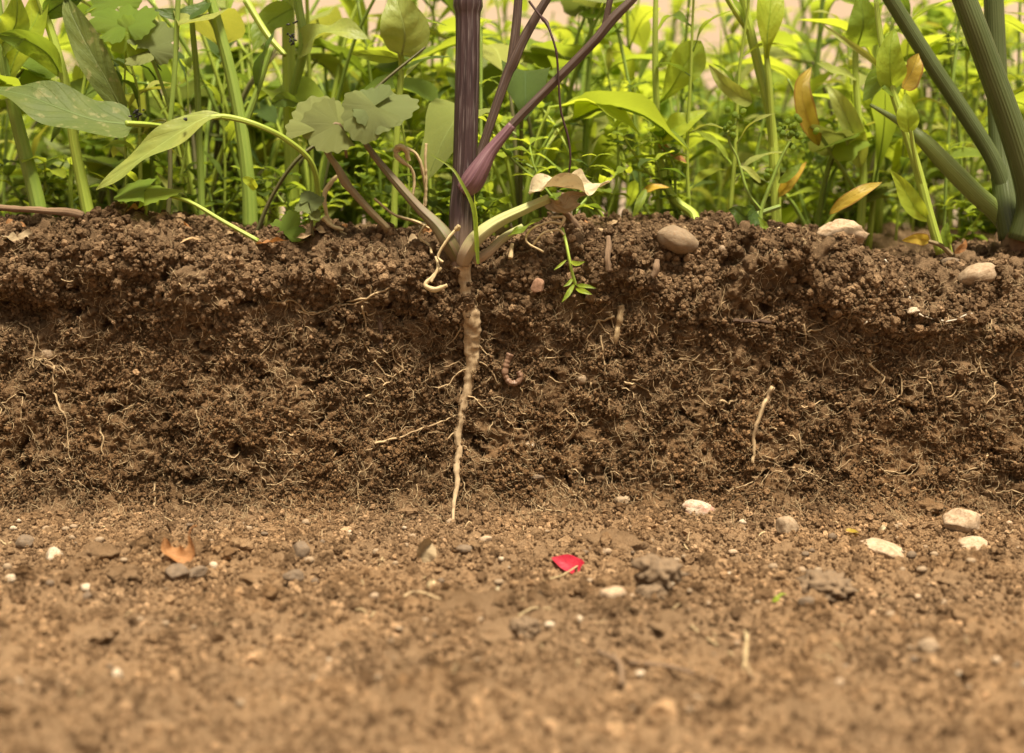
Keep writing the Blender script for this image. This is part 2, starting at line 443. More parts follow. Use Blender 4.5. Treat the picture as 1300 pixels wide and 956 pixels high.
M['sheath'] = stem_mat('sheath', (0.105, 0.042, 0.060), (0.24, 0.13, 0.145), 16, 0.45, bloom=0.3)
M['petiole_mixed'] = stem_mat('petiole_mixed', (0.13, 0.14, 0.045), (0.17, 0.085, 0.065), 7, 0.5)
M['petiole_pale'] = stem_mat('petiole_pale', (0.36, 0.40, 0.13), (0.44, 0.40, 0.20), 7, 0.5, c3=(0.34, 0.22, 0.17), z3=(0.006, -0.004))
M['petiole_brown'] = stem_mat('petiole_brown', (0.19, 0.135, 0.065), (0.25, 0.19, 0.10), 6, 0.6)
M['stem_green'] = stem_mat('stem_green', (0.17, 0.255, 0.040), (0.26, 0.34, 0.062), 9, 0.4)
M['stem_lime'] = stem_mat('stem_lime', (0.27, 0.355, 0.045), (0.38, 0.455, 0.075), 9, 0.4)
M['stem_dark'] = stem_mat('stem_dark', (0.09, 0.11, 0.035), (0.13, 0.085, 0.045), 7, 0.45)
M['onion'] = stem_mat('onion', (0.056, 0.074, 0.020), (0.100, 0.122, 0.045), 26, 0.33)
M['onion_pale'] = stem_mat('onion_pale', (0.15, 0.20, 0.042), (0.23, 0.28, 0.085), 30, 0.33)
M['onion_skin'] = stem_mat('onion_skin', (0.11, 0.06, 0.035), (0.20, 0.12, 0.065), 20, 0.8, dirt=(0.2, 0.13, 0.07))
M['straw'] = stem_mat('straw', (0.50, 0.37, 0.19), (0.60, 0.47, 0.27), 5, 0.7)
M['twig'] = stem_mat('twig', (0.16, 0.10, 0.06), (0.26, 0.17, 0.10), 6, 0.9)
M['dark_wood'] = stem_mat('dark_wood', (0.055, 0.030, 0.018), (0.10, 0.055, 0.03), 6, 0.8)
M['filament'] = stem_mat('filament', (0.035, 0.014, 0.014), (0.07, 0.03, 0.025), 4, 0.5)
M['taproot'] = stem_mat('taproot', (0.40, 0.28, 0.155), (0.56, 0.42, 0.26), 5, 0.8, dirt=(0.21, 0.125, 0.062))
M['root'] = stem_mat('root', (0.46, 0.32, 0.17), (0.60, 0.45, 0.26), 3, 0.8, dirt=(0.21, 0.13, 0.07))
M['root_white'] = stem_mat('root_white', (0.62, 0.54, 0.42), (0.7, 0.62, 0.5), 3, 0.7)
M['worm'] = stem_mat('worm', (0.20, 0.115, 0.075), (0.28, 0.165, 0.105), 3, 0.3)
M['seedling'] = stem_mat('seedling', (0.30, 0.42, 0.05), (0.40, 0.50, 0.09), 4, 0.4)
M['insect'] = stem_mat('insect', (0.012, 0.012, 0.010), (0.03, 0.03, 0.025), 4, 0.4)
n_ = NT('plaster'); _p = n_.coords()
M['plaster'] = n_.done(n_.principled(n_.mix(n_.noise(2.2, 6, _p), (0.56, 0.44, 0.345), (0.70, 0.57, 0.46)), 0.9, n_.bump(n_.noise(60, 4, _p), 0.4, 0.004), 0.2))

# ------------------------------------------------------------------ the setting: soil bed with its cut face
RIM = np.array([(-200, 292), (0, 296), (70, 298), (150, 290), (230, 300), (300, 312), (380, 304), (450, 306), (520, 312), (585, 330), (640, 318), (700, 296), (800, 300), (900, 302), (945, 292), (1010, 300), (1060, 312), (1110, 330), (1160, 350), (1230, 352), (1300, 345), (1500, 340)], float)
rim_x = (RIM[:, 0] - 650) * S(0.0); rim_z = (307 - RIM[:, 1]) * S(0.0)
prof_pts = [(2.9, 0.0), (0.25, 0.0), (0.03, 0.0), (0.006, -0.0005), (-0.002, -0.004), (-0.005, -0.012), (-0.0055, -0.022), (-0.0035, -0.032), (-0.002, -0.042), (-0.002, -0.060), (-0.0035, -0.085), (-0.006, -0.101), (-0.010, -0.1075), (-0.019, -0.1115), (-0.04, -0.118), (-0.06, -0.125)]
def resample(pp):
    out = []
    spc = [0.1, 0.0022, 0.0008] + [0.00058] * 20
    for k in range(len(pp) - 1):
        a, b = np.array(pp[k]), np.array(pp[k + 1]); n = max(1, int(np.linalg.norm(b - a) / spc[k]))
        for i in range(n): out.append(a + (b - a) * i / n)
    out.append(np.array(pp[-1])); out = np.array(out)
    for _ in range(10):                                     # round the corners of the fine part
        o2 = out.copy(); o2[1:-1] = 0.25 * out[:-2] + 0.5 * out[1:-1] + 0.25 * out[2:]
        fine = out[:, 0] < 0.028; out[fine] = o2[fine]
    return out
prf = resample(prof_pts)
tg = np.gradient(prf, axis=0); tg /= np.linalg.norm(tg, axis=1)[:, None]
pn = np.stack([tg[:, 1], -tg[:, 0]], 1)                     # outward (towards -y / +z)
def xcols(fine, step, mid, far):
    a = np.arange(0, fine, step); b = np.arange(fine, mid, 0.003); c = np.geomspace(mid, far, 22)
    h = np.concatenate([a, b, c]); return np.concatenate([-h[:0:-1], h])
bx = xcols(0.232, 0.0006, 0.44, 4.5)
nr, nc = len(prf), len(bx)
X = np.tile(bx, nr); Yp = np.repeat(prf[:, 0], nc); Zp = np.repeat(prf[:, 1], nc)
NY = np.repeat(pn[:, 0], nc); NZ = np.repeat(pn[:, 1], nc)
rz = np.interp(X, rim_x, rim_z)
Zr = Zp + rz * sstep(-0.05, -0.008, Zp) * (1 - sstep(0.05, 0.16, Yp))
p3 = np.stack([X, Yp, Zp], 1)
top = sstep(-0.045, -0.012, Zp)                             # 1 in the crumbly upper layer
foot = sstep(-0.092, -0.106, Zp)
far = 1 - sstep(0.25, 0.6, Yp)
big = fbm(p3 / 0.045, 2, 3)
mid = fbm(p3 / 0.016, 3, 9)
fine_ = fbm(p3 / 0.0055, 2, 21)
g1 = grains(p3 / 0.0042, 5); g2 = grains(p3 / 0.0022, 8)
jut = 0.005 * top * (Yp < 0.012) * fbm(np.stack([X / 0.02, X * 0, Zp / 0.02], 1), 2, 40)
disp = ((0.0026 + 0.0018 * top) * big + (0.0015 + 0.0032 * top) * mid + 0.0012 * fine_ + (0.0006 + 0.0011 * top) * g1 + (0.0007 + 0.0002 * top) * g2) * (1 - 0.45 * foot)
disp += jut
wx = X + 0.004 * fine_; wz = Zp + 0.004 * mid
holes = np.clip(-fbm(np.stack([wx / 0.012, Yp / 0.012, wz / 0.009], 1), 4, 60, 0.6) - 0.50, 0, 1) * 0.016
pits = np.clip(-fbm(p3 / 0.0035, 3, 64, 0.65) - 0.12, 0, 1) * 0.0034
disp -= pits * (Yp < 0.01) * (1 - 0.6 * foot)
disp += (1 - top) * (Yp < 0.01) * (0.0013 * fbm(p3 / 0.008, 4, 66, 0.7))
disp -= holes * (Yp < 0.01) * (1 - foot)
disp *= 0.25 + 0.75 * far
bulge = sstep(0.190, 0.222, X) * sstep(-0.04, -0.09, Zp) * 0.018 * (Yp < 0.01)
back = sstep(0.150, 0.18, X) * sstep(-0.03, -0.005, Zp) * 0.006
bed = np.stack([X, Yp + NY * disp - bulge + back, Zr + NZ * disp], 1)
# the left end: a dark hollow below the crust
cx, cz = P(25, 395).x, P(25, 395).z
hol = np.exp(-(((X - cx) / 0.016) ** 2 + ((bed[:, 2] - cz) / 0.007) ** 2)) * (Yp < 0.01)
bed[:, 1] += hol * 0.014
bed_me = grid_mesh('soil_bed', bed, nr, nc)
soil_bed = link('soil_bed', bed_me, M['soil']); soil_bed['kind'] = 'structure'

# lookups of the displaced bed
LX, LZ, LS = 0.26, 0.125, 0.0008
def lut(a, b, val, a0, a1, b0, b1, st, fn, init):
    na, nb = int((a1 - a0) / st) + 1, int((b1 - b0) / st) + 1
    t = np.full((na, nb), init)
    i = np.floor((a - a0) / st).astype(int); j = np.floor((b - b0) / st).astype(int)
    k = (i >= 0) & (i < na) & (j >= 0) & (j < nb)
    fn.at(t, (i[k], j[k]), val[k])
    for _ in range(12):
        bad = t == init
        if not bad.any(): break
        s = np.zeros_like(t); c = np.zeros_like(t)
        for ax in (0, 1):
            for d in (1, -1):
                r = np.roll(t, d, ax); r[(0 if d == 1 else -1,) if ax == 0 else (slice(None), 0 if d == 1 else -1)] = init; ok = r != init; s[ok] += r[ok]; c[ok] += 1
        m = bad & (c > 0); t[m] = s[m] / c[m]
    return t
fm = Yp < 0.02
FACE = lut(bed[fm, 0], bed[fm, 2], bed[fm, 1], -0.26, 0.26, -0.125, 0.02, LS, np.minimum, 9.0)
def faceY(x, z):
    i = min(max(int((x + 0.26) / LS), 0), FACE.shape[0] - 1); j = min(max(int((z + 0.125) / LS), 0), FACE.shape[1] - 1)
    v = FACE[i, j]; return v if v < 5 else 0.0
TOPS = lut(bed[:, 0], bed[:, 1], bed[:, 2], -0.44, 0.44, -0.02, 0.30, 0.002, np.maximum, -9.0)
def topZ(x, y):
    i = int((x + 0.44) / 0.002); j = int((y + 0.02) / 0.002)
    if 0 <= i < TOPS.shape[0] and 0 <= j < TOPS.shape[1] and TOPS[i, j] > -5: return TOPS[i, j]
    return 0.0

# ------------------------------------------------------------------ trench floor
ga = np.arange(-0.31, 0.03, 0.00085)
gy = np.concatenate([-np.geomspace(40, 0.36, 34), np.arange(-0.35, -0.312, 0.003), ga, np.geomspace(0.04, 40, 18)])
gx = np.concatenate([-np.geomspace(40, 0.46, 20), xcols(0.21, 0.00085, 0.40, 0.44), np.geomspace(0.46, 40, 20)])
gr, gc = len(gy), len(gx)
GX = np.tile(gx, gr); GY = np.repeat(gy, gc)
FLOOR = -0.110
gp = np.stack([GX, GY, GX * 0], 1)
gfade = np.exp(-(np.maximum(np.abs(GX) - 0.5, 0) + np.maximum(-0.5 - GY, 0)) / 1.0)
GZ = 0.0045 * fbm(gp / 0.055, 2, 71) + 0.0036 * fbm(gp / 0.015, 4, 75, 0.55) + 0.0019 * fbm(gp / 0.006, 3, 79, 0.6)
GZ += 0.0030 * np.clip(fbm(gp / 0.010 + 4.2, 3, 77) - 0.15, 0, 1) - 0.004 * np.clip(-fbm(gp / 0.012 + 9.2, 3, 78) - 0.3, 0, 1)
GZ += 0.0018 * grains(gp / 0.0046 + 0.3, 81) * sstep(0.30, 0.6, 0.5 + fbm(gp / 0.03, 2, 88)) + 0.0011 * grains(gp / 0.0023 + 0.3, 83) - 0.0022 * np.clip(-fbm(gp / 0.0042, 3, 86, 0.6) - 0.12, 0, 1)
GZ = FLOOR - 0.003 + GZ * (0.2 + 0.8 * gfade)
ground_me = grid_mesh('ground', np.stack([GX, GY, GZ], 1), gr, gc)
ground = link('ground', ground_me, M['soil']); ground['kind'] = 'structure'
_gj = np.searchsorted
GZt = GZ.reshape(gr, gc)
def groundZ(x, y):
    return GZt[min(_gj(gy, y), gr - 1), min(_gj(gx, x), gc - 1)]
def floorZ(x, y):                            # floor or the foot of the bank, whichever is higher
    z = groundZ(x, y)
    if y > -0.07:
        m = FT[min(max(int((x + 0.26) / 0.001), 0), FT.shape[0] - 1), min(max(int((y + 0.07) / 0.001), 0), FT.shape[1] - 1)]
        if m > -5: z = max(z, m)
    return z
lowm = (Zp < -0.085)
FT = lut(bed[lowm, 0], bed[lowm, 1], bed[lowm, 2], -0.26, 0.26, -0.07, 0.0, 0.001, np.maximum, -9.0)
def G(px, py):                               # pixel -> first point of the trench floor or bank foot on that ray
    r = ray(px, py); prev = None
    for y in np.arange(-0.34, 0.0, 0.0006):
        q = CAM + r * ((y - CAM.y) / r.y); z = floorZ(q.x, q.y)
        if q.z <= z: return Vector((q.x, q.y, z))
    return Vector((q.x, q.y, z))

# rendered wall closing the plot far behind the bed
wall = empty('garden_wall', (0, 2.75, 0)); tag(wall, 'plain beige rendered garden wall far behind the green plants', 'wall')
def box_data(x0, x1, y0, y1, z0, z1):
    v = np.array([(x, y, z) for x in (x0, x1) for y in (y0, y1) for z in (z0, z1)], float)
    f = [(0, 1, 3, 2), (4, 6, 7, 5), (0, 4, 5, 1), (2, 3, 7, 6), (0, 2, 6, 4), (1, 5, 7, 3)]
    return v, f, np.zeros((8, 2))
link('wall_face', mesh_of('wall_face', *box_data(-4.4, 4.4, 0, 0.2, -0.12, 1.7)[:2], smooth=False), M['plaster'], wall)
link('plinth', mesh_of('plinth', *box_data(-4.41, 4.41, -0.02, 0.0, -0.12, 0.12)[:2], smooth=False), M['plaster'], wall)
link('coping', mesh_of('coping', *box_data(-4.45, 4.45, -0.04, 0.24, 1.7, 1.76)[:2], smooth=False), M['grey_stone'], wall)

# ------------------------------------------------------------------ loose crumbs (geometry-node stuff)
def crumb_tree():
    t = bpy.data.node_groups.new('crumbs', 'GeometryNodeTree')
    t.interface.new_socket('Geometry', in_out='INPUT', socket_type='NodeSocketGeometry')
    t.interface.new_socket('Geometry', in_out='OUTPUT', socket_type='NodeSocketGeometry')
    n, l = t.nodes, t.links
    gi, go = n.new('NodeGroupInput'), n.new('NodeGroupOutput')
    g2i = n.new('GeometryNodeGeometryToInstance')
    pos = n.new('GeometryNodeInputPosition')
    for k in range(7):
        ic = n.new('GeometryNodeMeshIcoSphere'); ic.inputs['Radius'].default_value = 1.0; ic.inputs['Subdivisions'].default_value = 3
        nz = n.new('ShaderNodeTexNoise'); nz.inputs['Scale'].default_value = 1.3; nz.inputs['Detail'].default_value = 3.0
        ad = n.new('ShaderNodeVectorMath'); ad.operation = 'ADD'; ad.inputs[1].default_value = (k * 3.7, k * 1.9, k * 5.1)
        l.new(pos.outputs[0], ad.inputs[0]); l.new(ad.outputs[0], nz.inputs['Vector'])
        sb = n.new('ShaderNodeVectorMath'); sb.operation = 'SUBTRACT'; sb.inputs[1].default_value = (0.5, 0.5, 0.5)
        l.new(nz.outputs['Color'], sb.inputs[0])
        sc = n.new('ShaderNodeVectorMath'); sc.operation = 'SCALE'; sc.inputs['Scale'].default_value = 1.7
        l.new(sb.outputs[0], sc.inputs[0])
        sp = n.new('GeometryNodeSetPosition'); l.new(ic.outputs['Mesh'], sp.inputs['Geometry']); l.new(sc.outputs[0], sp.inputs['Offset'])
        tf = n.new('GeometryNodeTransform'); tf.inputs['Scale'].default_value = (1, 0.8 + 0.05 * (k % 4), 0.65 + 0.06 * k); l.new(sp.outputs[0], tf.inputs['Geometry'])
        sm = n.new('GeometryNodeSetMaterial'); sm.inputs['Material'].default_value = M['crumb']
        l.new(tf.outputs[0], sm.inputs['Geometry']); l.new(sm.outputs[0], g2i.inputs[0])
    iop = n.new('GeometryNodeInstanceOnPoints'); iop.inputs['Pick Instance'].default_value = True
    ri = n.new('FunctionNodeRandomValue'); ri.data_type = 'INT'; ri.inputs[4].default_value = 0; ri.inputs[5].default_value = 6
    rr = n.new('FunctionNodeRandomValue'); rr.data_type = 'FLOAT_VECTOR'; rr.inputs[0].default_value = (0, 0, 0); rr.inputs[1].default_value = (6.28, 6.28, 6.28)
    at = n.new('GeometryNodeInputNamedAttribute'); at.data_type = 'FLOAT'; at.inputs['Name'].default_value = 'size'
    l.new(gi.outputs[0], iop.inputs['Points']); l.new(g2i.outputs[0], iop.inputs['Instance'])
    l.new(ri.outputs[2], iop.inputs['Instance Index']); l.new(rr.outputs[0], iop.inputs['Rotation']); l.new(at.outputs[0], iop.inputs['Scale'])
    l.new(iop.outputs[0], go.inputs[0])
    return t
CT = crumb_tree()
def crumbs(name, pos, size, label, cat):
    me = bpy.data.meshes.new(name); me.vertices.add(len(pos)); me.vertices.foreach_set('co', pos.astype(np.float32).ravel())
    a = me.attributes.new('size', 'FLOAT', 'POINT'); a.data.foreach_set('value', size.astype(np.float32))
    me.update(); o = link(name, me, M['crumb'])
    md = o.modifiers.new('crumbs', 'NODES'); md.node_group = CT
    return tag(o, label, cat, None, 'stuff')
bg_ = bed.reshape(nr, nc, 3)
ok = (np.abs(X) < 0.235) & (Yp < 0.09) & (Zp > -0.118)
ids = np.nonzero(ok)[0]
# density: thick on the crust, clustered elsewhere; area of a cell compensates the uneven grid
clus = fbm(p3[ids] / 0.011, 2, 91)
wgt = np.clip(0.35 + clus * 1.2, 0.02, 2) * (1.0 + 0.1 * top[ids]) * np.where(Yp[ids] > 0.028, 2.2, 1.0)
wgt /= wgt.sum()
def take(n): return rng.choice(ids, n, p=wgt)
N1 = 140000
pk = take(N1); szs = np.clip(rng.lognormal(math.log(0.00034), 0.45, N1) * (1 + 1.1 * top[pk]), 0.00018, 0.0024)
nrm = np.stack([np.zeros(N1), NY[pk], NZ[pk]], 1)
crumbs('soil_crumbs', bed[pk] + nrm * (szs * 0.1 + rng.random(N1) ** 1.6 * (0.0014 + 0.0012 * top[pk]))[:, None] + rng.normal(size=(N1, 3)) * 0.0003, szs, 'loose brown soil crumbs clinging to the cut bank and its rim', 'soil')
gid = np.nonzero((np.abs(GX) < 0.22) & (GY > -0.30) & (GY < -0.012))[0]
cl = np.clip(0.5 + fbm(gp[gid] / 0.02, 2, 95) * 1.3, 0.2, 2) * (0.6 + 0.4 * sstep(-0.2, -0.08, GY[gid])); cl /= cl.sum()
N2 = 125000
pk = rng.choice(gid, N2, p=cl); szs = np.clip(rng.lognormal(math.log(0.00043), 0.58, N2), 0.0002, 0.0034)
gz_ = np.array([floorZ(GX[i], GY[i]) if GY[i] > -0.07 else GZ[i] for i in pk])
crumbs('floor_crumbs', np.stack([GX[pk], GY[pk], gz_ + szs * 0.1 + rng.random(N2) ** 3 * 0.001], 1), szs, 'loose tan soil crumbs strewn over the trench floor', 'soil')

# bigger clods, one by one
def lump_mesh(name, seed, sub=3, amp=0.35, freq=1.6, sq=(1, 0.85, 0.7), ang=0.0):
    import bmesh
    bm = bmesh.new(); bmesh.ops.create_icosphere(bm, subdivisions=sub, radius=1.0)
    v = np.array([q.co for q in bm.verts])
    if ang:                                                     # knock facets off
        rs = np.random.default_rng(seed)
        for _ in range(9):
            d = rs.normal(size=3); d /= np.linalg.norm(d); k = rs.uniform(0.62, 0.9) 
            h = v @ d; ex = np.maximum(h - k, 0); v = v - d * (ex * ang)[:, None]
    d = fbm(v * freq + seed * 3.1, 3, seed % 50)
    v = v * (1 + amp * d)[:, None] * np.array(sq)
    for q, c in zip(bm.verts, v): q.co = c
    me = bpy.data.meshes.new(name); bm.to_mesh(me); bm.free()
    me.polygons.foreach_set('use_smooth', np.full(len(me.polygons), True)); me.update()
    return me
clod_me = []
for k in range(9):
    me = lump_mesh('soil_clod', 100 + k, 4, 0.45, 1.7); me.materials.append(M['soil']); clod_me.append(me)
def clod(parent, loc, r, k, flat=1.0):
    o = bpy.data.objects.new('soil_clod', clod_me[k % 9]); col.objects.link(o); o.parent = parent
    o.location = loc; o.scale = (r, r, r * flat); o.rotation_euler = (random.uniform(0, 6), random.uniform(0, 6), random.uniform(0, 6)) if flat == 1.0 else (0, 0, random.uniform(0, 6))
topids = ids[(top[ids] > 0.6)]
for k, i in enumerate(rng.choice(topids, 150)):
    r = random.uniform(0.0016, 0.0042); clod(soil_bed, bed[i] - np.array([0, NY[i], NZ[i]]) * r * 0.35, r, k)
for k, i in enumerate(rng.choice(ids[(top[ids] <= 0.6)], 50)):
    r = random.uniform(0.0014, 0.0030); clod(soil_bed, bed[i] - np.array([0, NY[i], NZ[i]]) * r * 0.5, r, k)
for px, py, Y, r in [(130, 292, 0.012, 0.011), (60, 300, 0.012, 0.009), (250, 318, 0.01, 0.007), (945, 303, 0.008, 0.011), (990, 308, 0.004, 0.008), (1040, 322, 0.004, 0.009), (1100, 345, 0.002, 0.008), (1270, 350, 0.02, 0.010), (1180, 345, 0.02, 0.009), (1225, 332, 0.035, 0.008), (765, 312, 0.006, 0.007), (330, 318, 0.008, 0.008), (640, 340, 0.0, 0.005), (455, 318, 0.01, 0.006), (1285, 318, 0.06, 0.012)]:
    p = P(px, py, Y); clod(soil_bed, (p.x, Y, p.z - r * 0.3), r, int(px))
for k, i in enumerate(rng.choice(gid, 200, p=cl)):
    r = random.choice([0.0016, 0.002, 0.0028, 0.004]) * random.uniform(0.8, 1.2); clod(ground, (GX[i], GY[i], floorZ(GX[i], GY[i]) - r * 0.1), r, k)
for px, py, r in [(590, 768, 0.015), (780, 690, 0.012), (130, 700, 0.009), (815, 700, 0.007), (150, 730, 0.007), (700, 745, 0.006), (640, 800, 0.009), (110, 800, 0.008), (1000, 700, 0.007), (1210, 735, 0.007), (330, 735, 0.009), (300, 690, 0.006), (1180, 640, 0.006), (850, 790, 0.008)]:
    g = G(px, py); clod(ground, (g.x, g.y, g.z - r * 0.25), r, int(px), 0.7)

FACE_MARKS = [(25, 400, 'the dark hollow'), (130, 470, 'the tan pebble under the hollow'), (160, 600, 'the creamy stone'), (228, 660, 'the dry curled leaf'), (300, 400, 'the creeping stem'), (390, 360, 'the bluish sprout'), (483, 420, 'the dark rotten stub'), (520, 550, 'the long straight root'), (540, 400, 'the dead curly weed'), (600, 450, 'the taproot'), (578, 620, 'the taproot tip'), (652, 470, 'the earthworm'), (671, 565, 'the lone tan pebble'), (715, 640, 'the red petal'), (730, 370, 'the dangling seedling'), (785, 420, 'the soil-caked root knob'), (850, 340, 'the smooth rim pebble'), (886, 640, 'the pinkish stone'), (955, 410, 'the level rotten root'), (968, 540, 'the thick crumb-coated root'), (1060, 330, 'the whitish stone lump'), (1160, 394, 'the white flake'), (1190, 330, 'the yellowing weed leaf'), (1225, 400, 'the silvery thread'), (1130, 640, 'the long buff stone'), (1240, 640, 'the round rough stone'), (1240, 350, 'the smooth tan stone'), (860, 500, 'the bank centre hollow')]
def near_mark(px, py, marks=FACE_MARKS[:-1]):
    return min(marks, key=lambda m: (m[0] - px) ** 2 + (m[1] - py) ** 2)
def beside(px, py):
    m = near_mark(px, py); d = py - m[1]
    return ('below ' if d > 35 else 'above ' if d < -35 else 'beside ') + m[2]
# ------------------------------------------------------------------ fine roots on the cut face
def on_face(px, py, off=0.0005):
    p = P(px, py, 0.0)
    for _ in range(3):
        y = faceY(p.x, p.z); p = P(px, py, y - off)
    return p
def face_tube(path, w, taper=0.5, jit=1.6, n=None, off=0.0005, sides=5, lift=0.0):
    """path of photo pixels on the cut face; w = width in photo pixels"""
    q = spline([(a, b, 0, 0) for a, b in path], max(8, n or int(4 + sum(math.dist(path[i], path[i+1]) for i in range(len(path)-1)) / 5)))
    rs = np.random.default_rng(int(path[0][0] * 7 + path[0][1]))
    m = len(q); jj = np.cumsum(rs.normal(size=(m, 2)) * jit, axis=0); jj -= np.linspace(0, 1, m)[:, None] * jj[-1]
    pts = []
    for i in range(m):
        p = on_face(q[i, 0] + jj[i, 0], q[i, 1] + jj[i, 1], off + lift * math.sin(math.pi * i / (m - 1)))
        pts.append((p.x, p.y, p.z, w * S(0) / 2 * (1 - taper * i / (m - 1)) * rs.uniform(0.8, 1.2)))
    a = np.array(pts); y = a[:, 1].copy()
    for _ in range(2): y[1:-1] = np.minimum(y[1:-1], 0.25 * y[:-2] + 0.5 * y[1:-1] + 0.25 * y[2:])
    a[:, 1] = y
    return a
def thing_mesh(name, d, mat, origin=None):
    v, f, uv = d; o = Vector(v[0]) if origin is None else Vector(origin)
    return link(name, mesh_of(name, v - np.array(o), f, uv), mat, None, o)
RP = [((67,467),(64,488),(72,515),(81,533),(91,560),(90,584)), ((179,481),(166,495),(157,515),(159,524)), ((185,522),(176,543),(152,536)), ((129,536),(130,562),(129,592)),
 ((266,571),(293,583),(305,567)), ((7,412),(31,419),(38,453),(43,467)), ((341,381),(372,379),(389,395),(440,388)), ((379,393),(427,390),(486,376),(534,345)),
 ((458,391),(467,440),(483,460),(500,476),(510,460),(527,429)), ((465,505),(496,481),(508,467),(503,443)), ((507,464),(516,472),(521,482)), ((345,377),(362,353),(372,338)),
 ((782,401),(758,412),(744,443)), ((765,426),(765,467),(774,515),(789,560)), ((717,519),(741,540),(761,533)), ((789,481),(813,488),(827,502)), ((1025,422),(1050,408),(1081,403)),
 ((1023,408),(1026,432),(1026,460)), ((1102,467),(1116,481),(1104,507)), ((1138,474),(1137,498),(1109,517)), ((1178,477),(1192,508),(1206,502),(1213,484)), ((1147,526),(1145,540),(1148,553)),
 ((940,574),(974,584),(1019,601),(1068,617)), ((1256,577),(1240,593),(1216,601)), ((197,612),(204,640),(221,664)), ((152,600),(148,615),(157,630)), ((458,600),(455,620),(453,648)),
 ((913,508),(928,510),(941,502)), ((310,560),(330,574),(350,576)), ((640,508),(628,525),(622,548)), ((826,545),(832,580),(828,600)), ((1085,424),(1100,440),(1118,432)), ((1250,470),(1262,492),(1250,520)), ((1290,440),(1282,470),(1296,480))]
for i, pth in enumerate(RP):
    o = thing_mesh('fine_root', tube_data(face_tube(pth, 2.6 if i % 3 else 3.4, 0.55), n=max(10, 5 * len(pth)), sides=5), M['root'])
    tag(o, 'thick-set crooked pale rootlet in the cut soil ' + beside(*pth[len(pth) // 2]), 'root', 'fine roots bared on the cut face')
rs = np.random.default_rng(5)
cnt = 0
while cnt < 255:
    x, y = rs.uniform(-60, 1360), rs.uniform(345, 640)
    L = rs.uniform(22, 75); a = rs.normal(1.57, 0.75); pth = [(x, y)]
    for k in range(4):
        a += rs.normal(0, 0.55); x += math.cos(a) * L / 4; y += math.sin(a) * L / 4; pth.append((x, y))
    if y > 652 or y < 340: continue
    o = thing_mesh('fine_root', tube_data(face_tube(pth, rs.uniform(1.1, 2.3), 0.5), n=14, sides=4), M['root'])
    ang = abs(math.degrees(math.atan2(y - pth[0][1], x - pth[0][0]))); tag(o, '%s %s hair-thin rootlet in the cut soil %s' % ('short' if L < 38 else 'long' if L > 58 else 'middling', 'upright' if 60 < ang < 120 else 'level' if ang < 25 or ang > 155 else 'right-slanting' if ang <= 60 else 'left-slanting', beside(*pth[2])), 'root', 'fine roots bared on the cut face'); cnt += 1
for nm, pth, w, mat, lab, cat, off in [
  ('root', ((476,564),(505,556),(534,546),(576,529)), 3.6, 'root', 'long pale straight root running aslant to the tip of the tapering taproot', 'root', 0.0012),
  ('root', ((981,491),(970,508),(966,522),(958,555),(955,588)), 6.5, 'root', 'thick crumb-coated root hanging down the cut soil below the grey-brown crust', 'root', 0.0012),
  ('root', ((789,388),(786,410),(781,434)), 11, 'root', 'stubby soil-caked root knob beneath the dangling green seedling', 'root', 0.001),
  ('root', ((534,339),(515,352),(480,376),(440,383)), 4, 'root', 'brown side root running from the purple plant crown into the crust', 'root', 0.001),
  ('thread', ((1168,398),(1185,404),(1209,407),(1232,400),(1252,396)), 2.4, 'root_white', 'silvery white thread hanging along the cut soil under the onion', 'thread', 0.0015),
  ('thread', ((1123,329),(1147,357),(1159,384)), 2.2, 'root_white', 'pale straight fibre lying on the crust below the yellow-green weed', 'thread', 0.0012),
  ('thread', ((1097,410),(1123,398),(1144,398)), 2.4, 'root_white', 'short pale fibre ending at the white flake on the cut soil', 'thread', 0.0012),
  ('rotten_root', ((481,402),(482,420),(484,442)), 6.5, 'dark_wood', 'short dark rotten root stub upright in the cut soil', 'root', 0.001),
  ('rotten_root', ((930,408),(955,410),(980,410)), 6, 'dark_wood', 'dark brown rotten root lying level in the cut soil', 'root', 0.001)]:
    tag(thing_mesh(nm, tube_data(face_tube(pth, w, 0.4, 0.8, off=off), n=20, sides=7, noise=0.3, wob=500, seed=int(w * 3)), M[mat]), lab, cat)
# worm
wp = [(648,449),(643,462),(641,474),(646,484),(655,486),(661,479),(658,472)]
a = face_tube(wp, 9, 0.25, 0.1, n=26, off=0.0022)
a[:, 1] = a[:, 1].min() + 0.0012
v, f, uv = tube_data(a, n=60, sides=10); 
rings = 1 + 0.06 * np.sin(uv[:, 0] * 40); ctr = np.repeat(spline(a, 60)[:, :3], 11, 0); v = ctr + (v - ctr) * rings[:, None]
tag(thing_mesh('earthworm', (v, f, uv), M['worm']), 'small pinkish earthworm curled out of a hole in the cut soil', 'worm')
